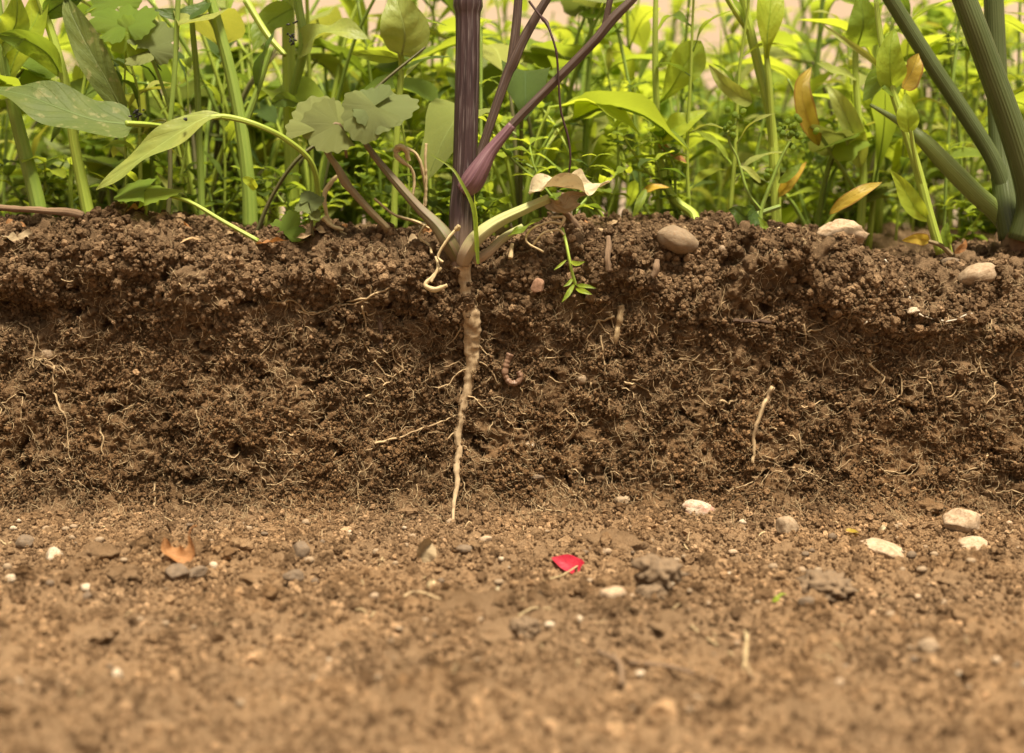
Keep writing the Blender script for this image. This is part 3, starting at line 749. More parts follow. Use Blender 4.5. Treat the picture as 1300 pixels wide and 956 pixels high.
# matted hair roots: far too many to count
ds = []; rs = np.random.default_rng(8)
V, Fc, U = [], [], []; base = 0
fi = ids[(Yp[ids] < 0.004)]
for i in rs.choice(fi, 12000):
    p = bed[i].copy(); d = np.array([rs.normal(), -abs(rs.normal()) * 0.5 - 0.15, rs.normal() - 0.3]); d /= np.linalg.norm(d)
    L = rs.uniform(0.002, 0.0095); r = rs.uniform(0.00005, 0.00012); n = 6; pts = [p]
    for k in range(n - 1):
        d = d + rs.normal(size=3) * 0.5; d[1] = min(d[1], 0.15); d /= np.linalg.norm(d); pts.append(pts[-1] + d * L / (n - 1))
        y = faceY(pts[-1][0], pts[-1][2]); pts[-1][1] = min(max(pts[-1][1], y - 0.0022), y - 0.0002)
    pts = np.array(pts); T, Nn, B = frames(pts)
    ring = [pts + (Nn * math.cos(t) + B * math.sin(t)) * r for t in (0, 2.094, 4.189)]
    vv = np.stack(ring, 1).reshape(-1, 3); V.append(vv); U.append(np.column_stack([np.repeat(np.arange(n) * 0.1, 3), np.tile((0, .33, .66), n)]))
    for k in range(n - 1):
        for j in range(3):
            j2 = (j + 1) % 3; Fc.append((base + k*3 + j, base + k*3 + j2, base + k*3 + 3 + j2, base + k*3 + 3 + j))
    base += n * 3
tag(link('hair_roots', mesh_of('hair_roots', np.concatenate(V), Fc, np.concatenate(U)), M['root']), 'mat of hair-fine roots all over the cut soil face', 'roots', None, 'stuff')

# ------------------------------------------------------------------ stones, chips and litter
def pebble(name, px, py, w, h, mat, label, cat='stone', group=None, Y=None, seed=0, amp=0.12, ang=0.8, tilt=0, deep=0.75, sink=0.35, face=False, sub=4, freq=1.3):
    me = lump_mesh(name, seed + int(px), sub, amp, freq, (1, 1, 1), ang); me.materials.append(M[mat])
    o = bpy.data.objects.new(name, me); col.objects.link(o)
    if face:
        p = on_face(px, py, 0.0); s = S(p.y); o.location = (p.x, p.y + w * s * 0.1, p.z)
    elif Y is None:
        p = G(px, py + h * 0.30); s = S(p.y); o.location = (p.x, p.y + w * s * 0.2, p.z + h * s * 0.5 * (1 - 2 * sink) + 0.0003)
    else:
        p = P(px, py, Y); s = S(Y); o.location = (p.x, Y, p.z)
    o.scale = (w * s / 2, w * s / 2 * deep, h * s / 2)
    o.rotation_euler = (random.uniform(-0.1, 0.1), R(tilt), random.uniform(-0.2, 0.2))
    return tag(o, label, cat, group)
pebble('pebble', 860, 305, 56, 33, 'rim_stone', 'smooth grey-tan pebble lying on the crumbly rim of the bed', Y=-0.003, tilt=20, ang=0.2, amp=0.10)
pebble('pebble', 672, 328, 30, 22, 'grey_stone', 'dark grey stone on the rim beside the pale leaf stalk', Y=-0.004, ang=0.7)
pebble('stone_lump', 1066, 300, 64, 40, 'pale_stone', 'whitish rough lump of stone on the rim below the yellow fallen leaf', Y=0.03, amp=0.3, ang=0.5)
pebble('pebble', 1243, 349, 52, 30, 'tan_stone', 'smooth tan stone half sunk in the rim in front of the onion', Y=0.004, ang=0.2, tilt=-14)
pebble('pebble', 1207, 332, 28, 12, 'grey_stone', 'flat grey pebble on the soil behind the smooth tan stone', Y=0.03, ang=0.3)
pebble('bark_chip', 683, 363, 20, 20, 'rust_chip', 'small rusty flat chip stuck in the soil below the pale leaf stalk', 'chip', Y=-0.0115, ang=1.0, deep=0.35)
pebble('pebble', 60, 450, 20, 14, 'tan_stone', 'tan pebble set in the cut soil under the dark hollow', face=True)
pebble('pebble', 79, 408, 15, 15, 'grey_stone', 'round grey pebble set in the cut soil beside the dark hollow', face=True, ang=0.2)
pebble('pebble', 671, 565, 17, 14, 'tan_stone', 'lone tan pebble in the lower cut soil right of the taproot', face=True)
pebble('pebble', 738, 482, 16, 14, 'tan_stone', 'brown round pebble in the cut soil near the earthworm', face=True, ang=0.3)
pebble('pebble', 682, 606, 18, 8, 'grey_stone', 'dark flat stone at the foot of the cut soil', face=True)
pebble('flake', 1160, 394, 18, 9, 'white_stone', 'white flake on the cut soil at the end of a pale fibre', 'flake', face=True, tilt=-15)
pebble('pebble', 917, 316, 9, 9, 'tan_stone', 'tiny tan bead-like pebble on the clod beside the smooth pebble', Y=-0.0055, ang=0.1)
for a_ in [(67, 706, 27, 27, 'white_stone', 'creamy white rounded stone on the trench floor near the dry curled leaf', -20), (110, 748, 18, 13, 'white_stone', 'small creamy pebble in front of the creamy rounded stone', 10),
           (12, 738, 18, 14, 'white_stone', 'small white angular stone chip at the trench floor edge', -30), (380, 701, 27, 30, 'grey_stone', 'dark grey knobbly stone on the trench floor', 10), (372, 731, 28, 17, 'grey_stone', 'flat grey stone lying in front of the dark knobbly stone', 0),
           (222, 727, 36, 26, 'grey_stone', 'grey-brown lump lying beside the dry curled leaf', 0), (247, 733, 32, 18, 'grey_stone', 'slanting dark grey stone in front of the dry curled leaf', -22),
           (617, 687, 18, 11, 'pale_stone', 'pale buff pebble on the floor below the taproot tip', 0), (590, 699, 24, 12, 'grey_stone', 'dark flat chip on the floor below the taproot tip', 0),
           (886, 645, 50, 28, 'pink_stone', 'angular pinkish white stone at the foot of the cut bank', 10), (778, 755, 36, 18, 'pale_stone', 'flat buff stone near the grey crumbly clod', 0),
           (1126, 703, 70, 30, 'pale_stone', 'long buff stone lying slanted on the trench floor', 17), (1227, 663, 54, 36, 'pale_stone', 'round buff rough stone at the foot of the bank', 0), (1231, 693, 50, 24, 'pale_stone', 'pointed buff stone in front of the round rough stone', -14),
           (1025, 764, 22, 15, 'grey_stone', 'small round grey pebble beside the big dark clod', 0), (1182, 821, 32, 20, 'tan_stone', 'blurred tan pebble alone on the near trench floor', 12), (925, 731, 12, 10, 'white_stone', 'tiny bright white stone on the trench floor', -20),
           (690, 752, 14, 12, 'grey_stone', 'small dark stone between red petal and taproot', 0), (560, 738, 12, 10, 'grey_stone', 'small dark stone beside the shell flake', 0), (148, 860, 18, 18, 'white_stone', 'pale round pebble far out on the blurred trench floor', 0),
           (668, 790, 10, 9, 'white_stone', 'tiny white pebble between red petal and near floor', 0), (735, 788, 11, 11, 'white_stone', 'tiny white round pebble in front of the flat buff stone', 0), (790, 640, 22, 14, 'tan_stone', 'tan stone at the bank foot left of the pinkish stone', 0),
           (1000, 668, 32, 30, 'tan_stone', 'brown stone on the floor between pinkish and long buff stones', 0), (1160, 845, 12, 9, 'grey_stone', 'small grey chip on the blurred near floor', 0), (30, 690, 26, 20, 'grey_stone', 'brown-grey stone behind the creamy rounded stone', 0), (270, 720, 12, 12, 'white_stone', 'small pinkish white chip right of the slanting grey stone', 0)]:
    pebble('pebble', a_[0], a_[1], a_[2], a_[3], a_[4], a_[5], tilt=a_[6], seed=3, sub=3 if a_[2] < 20 else 4)
rs = np.random.default_rng(31)
FLOOR_MARKS = [(67, 706, 'the creamy rounded stone'), (228, 690, 'the dry curled leaf'), (380, 701, 'the dark knobbly stone'), (480, 720, 'the low mound'), (545, 720, 'the shell pieces'), (617, 687, 'the taproot tip'), (716, 717, 'the red petal'), (838, 725, 'the grey crumbly clod'), (886, 645, 'the pinkish stone'), (940, 720, 'the tiny white stone'), (1048, 745, 'the dark clod'), (1126, 703, 'the long buff stone'), (1230, 690, 'the pointed buff stone')]
for k in range(190):
    px, py = rs.uniform(-10, 1310), 664 + 240 * rs.random() ** 1.8
    w = 4 + 12 * rs.random() ** 1.7
    mt = ['tan_stone', 'pale_stone', 'tan_stone', 'grey_stone', 'tan_stone', 'grey_stone', 'white_stone'][min(6, int(rs.integers(0, 14)) // 2 if rs.random() < 0.7 else 0)]
    nm = {'tan_stone': 'tan', 'pale_stone': 'buff', 'grey_stone': 'dark grey', 'white_stone': 'whitish'}[mt]
    hr = rs.uniform(0.55, 0.9)
    pebble('pebble', px, py, w, w * hr, mt, '%s %s %s grit stone on the floor %s %s' % ('speck-sized' if w < 6.5 else 'pea-like' if w < 10 else 'sizeable', 'flat' if hr < 0.7 else 'round', nm, 'well before' if py > 780 else 'just before' if py > 720 else 'near', near_mark(px, min(py, 730), FLOOR_MARKS)[2]), 'stone', '%s grit on the trench floor' % nm, seed=k, sub=2)
for px, py, w, h, lab, sk in [(838, 728, 58, 44, 'grey crumbly clod of earth beside the red petal', 0.3), (1048, 747, 66, 38, 'dark grey-brown clod of earth on the trench floor in front of the long stone', 0.3), (665, 798, 40, 24, 'low brown clod on the near trench floor', 0.4)]:
    pebble('earth_clod', px, py, w, h, 'dark_clod', lab, 'clod', amp=0.55, ang=0.3, sink=sk, seed=4, freq=2.4)
pebble('earth_clod', 830, 752, 40, 24, 'dark_clod', 'split grey clod lying against the grey crumbly clod', 'clod', amp=0.35, ang=0.6, seed=9)

def px_leaf(name, path, w, kind, mat, origin=None, parent=None, **k):
    pts = [tuple(P(a, b, c)) for a, b, c in path]
    W = w * S(path[len(path) // 2][2])
    d = leaf_data(pts, W, kind, split=parent is not None, **k)
    if parent is None: return thing_mesh(name, d, M[mat], pts[0])
    (v, f, uv), (v2, f2, uv2) = d; L0 = np.array(parent.location)
    o = link(name, mesh_of(name, v - L0, f, uv), M[mat], parent); link('midrib', mesh_of('midrib', v2 - L0, f2, uv2), M[mat], o)
    return o
def px_tube(name, lst, mat, parent, n=24, sides=10, **k):
    v, f, uv = tube_data(px_pts(lst), n=n, sides=sides, **k)
    if parent is None: return thing_mesh(name, (v, f, uv), M[mat])
    return link(name, mesh_of(name, v - np.array(parent.location), f, uv), M[mat], parent)
def floor_px(px, py, up=0.0):
    g = G(px, py); return (g.x, g.y, g.z + up)
# red petal: cupped, one edge in the air
def litter_leaf(name, p0, p1, lift, W, kind, mat, label, cat, roll=0, face=(0, -0.5, 1), sag=0.0, **k):
    a = np.array(floor_px(*p0)); s = S(a[1]); b = np.array(P(p1[0], p1[1], a[1] + 0.002)); b[2] = max(b[2], floorZ(b[0], b[1]) + 2 * s)
    a[2] += lift[0] * s * 0.3; m = (a + b) / 2; m[2] += lift[1] * s * 0.3; m[1] -= 0.001
    return tag(thing_mesh(name, leaf_data([a, m, b], W * s, kind, face=face, roll=roll, **k), M[mat]), label, cat)
litter_leaf('flower_petal', (739, 727), (700, 708), (4, 8, 17), 27, 'broad', 'petal', 'bright red fallen petal on the brown trench floor', 'petal', face=(0.1, -1, 0.8), fold=0.35, wave=0.05)
# dry curled leaf
dl = empty('dry_leaf', floor_px(228, 710)); tag(dl, 'curled orange-brown dead leaf lying on the trench floor', 'leaf')
g = G(228, 710); s_ = S(g.y) * 1.2
for nm, pts, W in [('leaf_blade', [(-16, 0, 22), (-14, 1, 8), (-2, 0, 1), (10, -1, 4), (13, 0, 14), (10, 2, 26)], 21)]:
    q = [(a * s_, b * s_, c * s_) for a, b, c in pts]
    v, f, uv = leaf_data(q, W * s_, 'lance', nu=30, face=(0.2, -1, 0.25), roll=35, fold=0.4, wave=0.25, seed=3)
    link(nm, mesh_of(nm, v, f, uv), M['leaf_dead'], dl)
v, f, uv = tube_data([(10 * s_, 2 * s_, 25 * s_, 1.2 * s_), (13 * s_, 4 * s_, 32 * s_, 1 * s_), (18 * s_, 6 * s_, 34 * s_, 0.8 * s_)], n=8, sides=5)
link('leaf_stalk', mesh_of('leaf_stalk', v, f, uv), M['leaf_dead'], dl)
# shell, flakes and bits
litter_leaf('shell_piece', (530, 712), (548, 690), (0, 14, 16), 26, 'oval', 'leaf_tan', 'curved tan snail shell fragment standing in the crumbs', 'shell', face=(0.6, -1, 0.3), fold=1.1)
litter_leaf('shell_piece', (542, 752), (552, 736), (0, 8, 16), 11, 'lance', 'leaf_straw', 'whitish shell flake standing on edge before the low mound', 'shell', face=(0.2, -1, 0.2), fold=0.6)
litter_leaf('shell_piece', (629, 760), (633, 744), (0, 10, 20), 5, 'lance', 'leaf_straw', 'thin white splinter upright on the floor right of the mound', 'splinter', face=(0, -1, 0.2))
litter_leaf('husk', (1072, 675), (1090, 676), (2, 4, 2), 9, 'oval', 'leaf_yellow', 'pale yellow husk on the floor in front of the bank', 'husk')
litter_leaf('husk', (980, 765), (998, 769), (2, 4, 2), 10, 'oval', 'leaf_lime', 'yellow-green husk lying left of the dark clod', 'husk')
litter_leaf('husk', (1011, 734), (1024, 730), (2, 4, 2), 8, 'oval', 'leaf_yellow', 'small yellow husk behind the dark clod', 'husk')
litter_leaf('husk', (1116, 678), (1124, 668), (0, 5, 9), 7, 'oval', 'leaf_straw', 'tiny white husk standing near the long buff stone', 'husk', face=(0, -1, 0.2))
litter_leaf('husk', (812, 692), (824, 692), (1, 3, 1), 6, 'oval', 'leaf_yellow', 'tiny yellow husk behind the grey crumbly clod', 'husk')
litter_leaf('grass_bit', (850, 722), (864, 716), (2, 6, 8), 6, 'lance', 'leaf_green', 'scrap of green leaf beside the grey crumbly clod', 'leaf')
for k, (pp, w, lab, mt) in enumerate([([(690, 740), (712, 733), (738, 722)], 4, 'pale straw bit lying under the red petal', 'straw'), ([(855, 780), (900, 815), (930, 835)], 5, 'long thin straw on the blurred near floor', 'straw'), ([(945, 800), (948, 830), (942, 860)], 6, 'bent pale straw on the near floor beside the long thin straw', 'straw'),
        ([(760, 835), (785, 850), (790, 880)], 12, 'rusty brown twig on the blurred near floor', 'twig'), ([(640, 800), (675, 785), (700, 775)], 4, 'thin root bit lying across the near floor', 'straw'), ([(225, 790), (240, 782), (258, 770)], 4, 'thin straw bit lying before the slanting grey stone', 'straw'), ([(1010, 690), (1012, 680), (1020, 676)], 3, 'tiny bent rootlet standing on the floor beside the brown stone', 'straw'), ([(950, 810), (945, 840), (955, 866)], 6, 'pale root bit lying in the blurred near floor', 'root'), ([(500, 775), (525, 757), (560, 765)], 5, 'brown root bit lying before the shell flake', 'root'), ([(800, 850), (850, 855), (905, 870)], 11, 'thick brown root lying across the near floor', 'twig')]):
    pts = []
    for px, py in pp:
        g = floor_px(px, py, w * S(-0.1) * 0.5); pts.append((*g, w * S(g[1]) / 2 * (0.5 if mt == 'straw' else 0.6)))
    tag(thing_mesh('straw_bit' if mt == 'straw' else 'root_bit', tube_data(pts, n=12, sides=6, noise=0.3, wob=400, seed=k), M[mt]), lab, 'straw' if mt == 'straw' else 'root')

rs = np.random.default_rng(52)
for k in range(60):                          # short straws and root bits on the floor
    px, py = rs.uniform(0, 1300), 665 + 230 * rs.random() ** 1.3
    g = Vector(floor_px(px, py)); L = rs.uniform(8, 26) * S(g.y); a = rs.uniform(0, 3.14); c = rs.normal(0, 0.25)
    pts = []
    for t in (-0.5, -0.15, 0.2, 0.5):
        x, y = g.x + math.cos(a + c * t) * L * t, g.y + math.sin(a + c * t) * L * t
        pts.append((x, y, floorZ(x, y) + 0.0004 + 0.0005 * abs(rs.normal()), rs.uniform(0.5, 1.3) * S(g.y) * 0.9))
    tag(thing_mesh('straw_bit', tube_data(pts, n=9, sides=5, noise=0.3, wob=500, seed=k), M['straw' if k % 3 else 'root']), 'short thin straw bit on the floor %s %s' % ('well before' if py > 780 else 'just before' if py > 720 else 'near', near_mark(px, min(py, 730), FLOOR_MARKS)[2]), 'straw', 'straw bits strewn on the trench floor')
for k in range(46):                          # dry litter along the rim of the bed
    px = rs.uniform(0, 1300); x = (px - 650) * S(0.0); y = rs.uniform(-0.002, 0.045); z = topZ(x, y) + 0.0006
    L = rs.uniform(0.004, 0.010); a = rs.uniform(-0.7, 0.7); d = Vector((math.cos(a), math.sin(a) * 0.6, rs.normal(0, 0.15)))
    m = near_mark(px, 330)[2]
    if k % 2: o = thing_mesh('straw_bit', tube_data([(x + d.x * L * t, y + d.y * L * t, max(z + d.z * L * t, topZ(x + d.x * L * t, y + d.y * L * t) + 0.0003), rs.uniform(0.0003, 0.0007)) for t in (-0.5, 0, 0.5)], n=9, sides=5, noise=0.3, wob=500, seed=k), M['straw' if k % 4 == 1 else 'twig']); tag(o, 'short %s straw bit on the soil rim near %s' % ('pale' if k % 4 == 1 else 'brown', m), 'straw', 'straw bits on the soil rim')
    else: o = thing_mesh('dry_flake', leaf_data([(x - d.x * L / 2, y - d.y * L / 2, z), (x, y, z + 0.0015), (x + d.x * L / 2, y + d.y * L / 2, z + 0.0005)], L * 0.5, 'lance', nu=10, nv=3, fold=0.4, wave=0.3, face=(0.1, -0.6, 1), seed=k, roll=rs.uniform(-30, 30)), M['leaf_dead' if k % 4 else 'leaf_tan']); tag(o, '%s dry leaf flake on the soil rim near %s' % ('brown' if k % 4 else 'tan', m), 'leaf', 'dry flakes on the soil rim')

# ------------------------------------------------------------------ the purple-stemmed plant
Y0 = -0.006
pl = empty('herb_plant', P(586, 328, Y0)); tag(pl, 'tall ribbed purple-stemmed herb with its pale taproot bared in the cut soil', 'plant')
def ribs(lst, n=60, sides=40): return dict(n=n, sides=sides)
st = px_tube('stem', [(585, 345, Y0, 26), (585, 325, Y0, 31), (585, 300, Y0, 31), (586, 260, Y0, 30), (589, 232, Y0, 30), (591, 180, Y0, 30), (593, 100, Y0, 30), (594, 30, Y0, 30), (594, 14, Y0, 32), (594, 7, Y0, 37), (594, -2, Y0, 35), (595, -30, Y0, 29), (596, -180, Y0, 26), (598, -420, Y0, 20)], 'stem_purple', pl, n=110, sides=44, ridge=0.035, nridge=11)
def sheath(name, lst, mat, a0=-70, a1=250, parent=None):
    """a split clasping sheath: an open tube along px points"""
    q = spline(px_pts(lst), 24); c, r = q[:, :3], q[:, 3]; T, N, B = frames(c); V = []; UVs = []
    m = 18
    for i in range(24):
        for j in range(m + 1):
            a = R(a0 + (a1 - a0) * j / m); V.append(c[i] + (N[i] * math.cos(a) + B[i] * math.sin(a)) * r[i] * (1 + 0.04 * math.sin(9 * a))); UVs.append((i * 0.1, j / m))
    f = [(i*(m+1)+j, i*(m+1)+j+1, (i+1)*(m+1)+j+1, (i+1)*(m+1)+j) for i in range(23) for j in range(m)]
    o = link(name, mesh_of(name, np.array(V) - np.array(pl.location), f, np.array(UVs)), M[mat], parent or pl)
    if parent: o.parent = parent; o.location = (0, 0, 0)
    return o
br = px_tube('branch', [(598, 236, Y0 - 0.003, 18), (612, 208, Y0 - 0.005, 18), (630, 182, Y0 - 0.005, 13), (660, 148, Y0 - 0.005, 11), (700, 108, Y0 - 0.005, 11.5), (755, 52, Y0 - 0.006, 12), (778, 24, Y0 - 0.006, 13), (810, -8, Y0 - 0.006, 10), (900, -110, Y0 - 0.006, 9)], 'branch_purple', pl, n=60, sides=24, ridge=0.07, nridge=6)
def sub(name, lst, mat, parent, **k):
    v, f, uv = tube_data(px_pts(lst), **k); return link(name, mesh_of(name, v - np.array(pl.location), f, uv), M[mat], parent)
sub('side_shoot', [(766, 42, Y0 - 0.006, 9), (770, 22, Y0 - 0.006, 8), (776, -8, Y0 - 0.006, 8), (786, -60, Y0, 6)], 'branch_purple', br, n=14, sides=12)
sub('node_sheath', [(588, 243, Y0 - 0.004, 20), (599, 231, Y0 - 0.005, 28), (610, 213, Y0 - 0.006, 24), (622, 193, Y0 - 0.006, 17), (638, 173, Y0 - 0.006, 13), (650, 159, Y0 - 0.006, 11)], 'sheath', br, n=30, sides=28, ridge=0.05, nridge=8)
br2 = px_tube('branch', [(598, 238, Y0 + 0.006, 14), (612, 190, Y0 + 0.007, 12), (630, 135, Y0 + 0.008, 12), (645, 92, Y0 + 0.009, 13), (650, 82, Y0 + 0.009, 15), (662, 55, Y0 + 0.009, 13), (685, 14, Y0 + 0.009, 11), (700, -10, Y0 + 0.009, 10), (760, -110, Y0 + 0.009, 9)], 'branch_purple', pl, n=50, sides=20, ridge=0.06, nridge=6)
sub('side_shoot', [(648, 84, Y0 + 0.009, 11), (654, 45, Y0 + 0.011, 12), (658, 0, Y0 + 0.012, 11), (662, -80, Y0 + 0.012, 9)], 'branch_purple', br2, n=20, sides=14, ridge=0.05, nridge=6)
sub('filament', [(672, 2, Y0 + 0.006, 3), (684, 18, Y0, 3.2), (693, 28, Y0 - 0.004, 5.5), (697, 36, Y0 - 0.006, 3.2), (706, 65, Y0 - 0.008, 3), (709, 100, Y0 - 0.008, 2.8), (712, 140, Y0 - 0.008, 2.8), (722, 178, Y0 - 0.008, 2.8), (724, 205, Y0 - 0.008, 2.6), (719, 236, Y0 - 0.006, 2)], 'filament', br2, n=60, sides=8, noise=0.25, wob=600)
# basal petioles
px_tube('petiole', [(581, 330, Y0 - 0.002, 15), (570, 308, Y0 - 0.005, 22), (556, 288, Y0 - 0.004, 18), (530, 262, Y0 - 0.002, 13), (500, 228, Y0, 11), (480, 204, Y0 + 0.001, 9), (463, 181, Y0 + 0.001, 7)], 'petiole_mixed', pl, n=44, sides=22, ridge=0.07, nridge=6)
px_tube('petiole', [(588, 334, Y0 - 0.004, 18), (594, 318, Y0 - 0.007, 21), (606, 301, Y0 - 0.008, 20), (630, 283, Y0 - 0.007, 17), (665, 266, Y0 - 0.006, 14), (697, 252, Y0 - 0.005, 12)], 'petiole_pale', pl, n=44, sides=22, ridge=0.06, nridge=6)
px_tube('petiole', [(602, 332, Y0 - 0.002, 13), (618, 322, Y0 - 0.003, 12), (640, 302, Y0 - 0.001, 11), (664, 288, Y0 + 0.001, 9)], 'petiole_pale', pl, n=24, sides=16, ridge=0.06, nridge=6)
px_tube('petiole', [(493, 291, Y0 + 0.006, 9), (470, 268, Y0 + 0.004, 9.5), (445, 240, Y0 + 0.003, 10), (438, 231, Y0 + 0.003, 12), (428, 212, Y0 + 0.002, 9), (415, 193, Y0 + 0.002, 7), (406, 172, Y0 + 0.002, 5), (405, 158, Y0, 4)], 'petiole_brown', pl, n=40, sides=14)
px_tube('petiole', [(463, 181, Y0 + 0.001, 7), (450, 160, Y0, 5), (466, 140, Y0 - 0.002, 4)], 'petiole_brown', pl, n=12, sides=8)
# lobed leaves
fan_me = [mesh_of('lobed_leaf', *fan_data(1.0, 3, 118, 7, 66, 0.28, k, 0.05, 0.30, 19)) for k in range(4)]
fan_rd = [mesh_of('lobed_leaf', *fan_data(1.0, 2.0, 104, 8, 90, 0.5, 20 + k, 0.035, 0.12, 19)) for k in range(4)]
def fan_leaf(parent, px, py, Y, rad, ang, tilt, me, mat, name='leaf', roll=0):
    """ang: direction of growth in the picture plane (deg, 90 = up); tilt: lean towards the viewer (deg)"""
    p = P(px, py, Y); d = Vector((math.cos(R(ang)), 0, math.sin(R(ang))))
    nrm = Matrix.Rotation(R(tilt * 0.5), 3, d) @ Vector((0, -1, 0.55 if roll < 100 else roll / 100)).normalized()
    d2 = (d - nrm * d.dot(nrm)).normalized()
    Yv = nrm.cross(d2); m = Matrix((d2, Yv, nrm)).transposed().to_4x4()
    m2 = me.copy() if me.materials and me.materials[0] is not mat else me
    if m2 is not me: m2.materials.clear()
    if not m2.materials: m2.materials.append(mat)
    o = bpy.data.objects.new(name, m2); col.objects.link(o); o.parent = parent
    o.matrix_local = Matrix.Translation(p - parent.location) @ m @ Matrix.Scale(rad * S(Y), 4)
    return o
fan_leaf(pl, 404, 164, Y0 - 0.004, 54, 98, 12, fan_rd[0], M['leaf_fan'], roll=12)
fan_leaf(pl, 430, 158, Y0 - 0.005, 48, 205, -20, fan_rd[1], M['leaf_fan'], roll=-10)
fan_leaf(pl, 472, 136, Y0 - 0.004, 52, 2, -14, fan_rd[2], M['leaf_fan'], roll=15)
fan_leaf(pl, 476, 134, Y0 - 0.006, 40, 140, 14, fan_rd[3], M['leaf_fan'], roll=6)
fan_leaf(pl, 478, 136, Y0 - 0.007, 46, 236, -18, fan_rd[0], M['leaf_fan'], roll=-5)
px_tube('petiole', [(440, 200, Y0 + 0.003, 4), (436, 172, Y0 - 0.002, 4), (430, 157, Y0 - 0.0045, 4), (416, 160, Y0 - 0.004, 4), (404, 165, Y0 - 0.0035, 3)], 'petiole_brown', pl, n=14, sides=8)
# taproot
tp = [(587, 336, 24), (590, 352, 18), (594, 375, 18), (598, 400, 23), (600, 418, 23), (598, 440, 20), (600, 462, 18), (595, 478, 15), (596, 488, 14), (589, 510, 14), (586, 530, 13), (581, 550, 11), (583, 570, 9.5), (580, 592, 9), (581, 612, 7), (577, 635, 5.5), (575, 662, 3)]
ta = []
for px, py, w in tp:
    p = on_face(px, py, 0.0); y = p.y + w * S(0) * 0.03 if py > 345 else Y0 - 0.002
    ta.append((P(px, py, y).x, y, P(px, py, y).z, w * S(0) / 2 * (0.95 if py < 470 else 0.92)))
ta = np.array(ta)
for _ in range(5): ta[1:-1, 1] = np.minimum(ta[1:-1, 1], 0.25 * ta[:-2, 1] + 0.5 * ta[1:-1, 1] + 0.25 * ta[2:, 1])
v, f, uv = tube_data(ta, n=150, sides=22, noise=0.25, wob=420, seed=4)
ctr = np.repeat(spline(ta, 150)[:, :3], 23, 0); v = ctr + (v - ctr) * (1 + 0.05 * np.sin(uv[:, 0] * 9) * np.sin(uv[:, 0] * 3.1) + 0.05 * perlin(v * np.array([200, 200, 900.]), 3) + 0.06 * np.maximum(perlin(ctr * np.array([30, 30, 500.]), 6), 0))[:, None]
root = link('taproot', mesh_of('taproot', v - np.array(pl.location), f, uv), M['taproot'], pl)
for k, pth in enumerate([((596, 430), (612, 446), (628, 452)), ((590, 500), (606, 510), (618, 522)), ((600, 405), (580, 420), (566, 440)), ((584, 545), (570, 556), (560, 572)), ((592, 470), (575, 480), (566, 496)), ((600, 455), (622, 470), (634, 492)), ((581, 600), (592, 615), (598, 632)), ((590, 388), (572, 392), (556, 404))]):
    v, f, uv = tube_data(face_tube(pth, 3.0, 0.7, 1.0, off=0.0012), n=14, sides=5); link('rootlet', mesh_of('rootlet', v - np.array(pl.location), f, uv), M['root'], root)
# dry tendrils round the crown
for k, lst in enumerate([[(560, 340, -0.012, 4), (548, 352, -0.014, 5), (540, 362, -0.015, 6), (552, 368, -0.016, 7), (568, 362, -0.016, 5)], [(553, 326, -0.011, 3), (556, 340, -0.014, 4), (547, 358, -0.016, 4)], [(580, 290, -0.013, 4), (568, 304, -0.015, 4), (556, 326, -0.015, 3.5), (562, 333, -0.016, 4)], [(579, 291, -0.013, 7), (583, 287, -0.014, 6)], [(540, 285, -0.004, 4), (532, 300, -0.004, 3.5), (545, 312, -0.007, 3), (548, 322, -0.01, 4)]]):
    px_tube('dry_tendril', lst, 'straw', pl, n=24, sides=7, noise=0.35, wob=700, seed=k)
# the crumpled dead leaf on the pale stalk
cl_ = px_leaf('withered_leaf', [(672, 246, Y0 - 0.006), (695, 236, Y0 - 0.010), (720, 238, Y0 - 0.012), (745, 240, Y0 - 0.008), (774, 231, Y0 - 0.006)], 29, 'ovate', 'leaf_straw', parent=pl, nu=34, nv=7, fold=0.8, wave=0.55, pucker=0.12, face=(0.1, -1, 0.9), roll=20, seed=6)
px_leaf('withered_leaf', [(690, 252, Y0 - 0.004), (715, 262, Y0 - 0.008), (725, 248, Y0 - 0.008), (748, 246, Y0 - 0.006)], 24, 'lance', 'leaf_tan', parent=pl, nu=26, nv=6, fold=0.6, wave=0.5, pucker=0.1, roll=-40, seed=9)
px_tube('dry_stalk', [(716, 245, Y0 - 0.004, 6), (714, 262, Y0 - 0.002, 8), (725, 278, Y0 + 0.002, 9), (742, 296, Y0 + 0.006, 7)], 'twig', pl, n=18, sides=9, noise=0.3, wob=500)

# dry curly weed remains left of the purple stem, and other dead bits
dw = empty('dead_weed', P(538, 292, 0.008)); tag(dw, 'curled straw-coloured dead weed just left of the purple stem', 'dead plant')
for k, lst in enumerate([[(538, 270, 0.008, 4), (540, 240, 0.008, 4), (536, 215, 0.006, 4.5), (528, 195, 0.004, 4), (510, 188, 0.003, 5), (502, 196, 0.002, 6), (512, 206, 0.002, 6), (522, 214, 0.003, 4), (526, 228, 0.004, 4), (524, 250, 0.004, 3)], [(541, 182, 0.006, 4), (540, 205, 0.006, 3.5), (541, 230, 0.007, 4), (540, 262, 0.008, 4)], [(430, 222, 0.01, 4), (420, 232, 0.008, 7), (412, 248, 0.006, 6), (416, 275, 0.006, 5), (425, 290, 0.006, 4), (440, 298, 0.008, 3)], [(410, 276, 0.004, 8), (420, 286, 0.004, 6), (436, 292, 0.004, 4)], [(500, 192, 0.002, 5), (507, 186, 0.001, 7), (516, 192, 0.002, 6), (519, 204, 0.003, 7)], [(475, 252, 0.012, 3), (500, 272, 0.012, 3.5), (530, 282, 0.01, 4), (545, 290, 0.01, 3)]]):
    px_tube('dry_tendril', lst, 'straw', dw, n=40, sides=7, noise=0.4, wob=600, seed=20 + k)
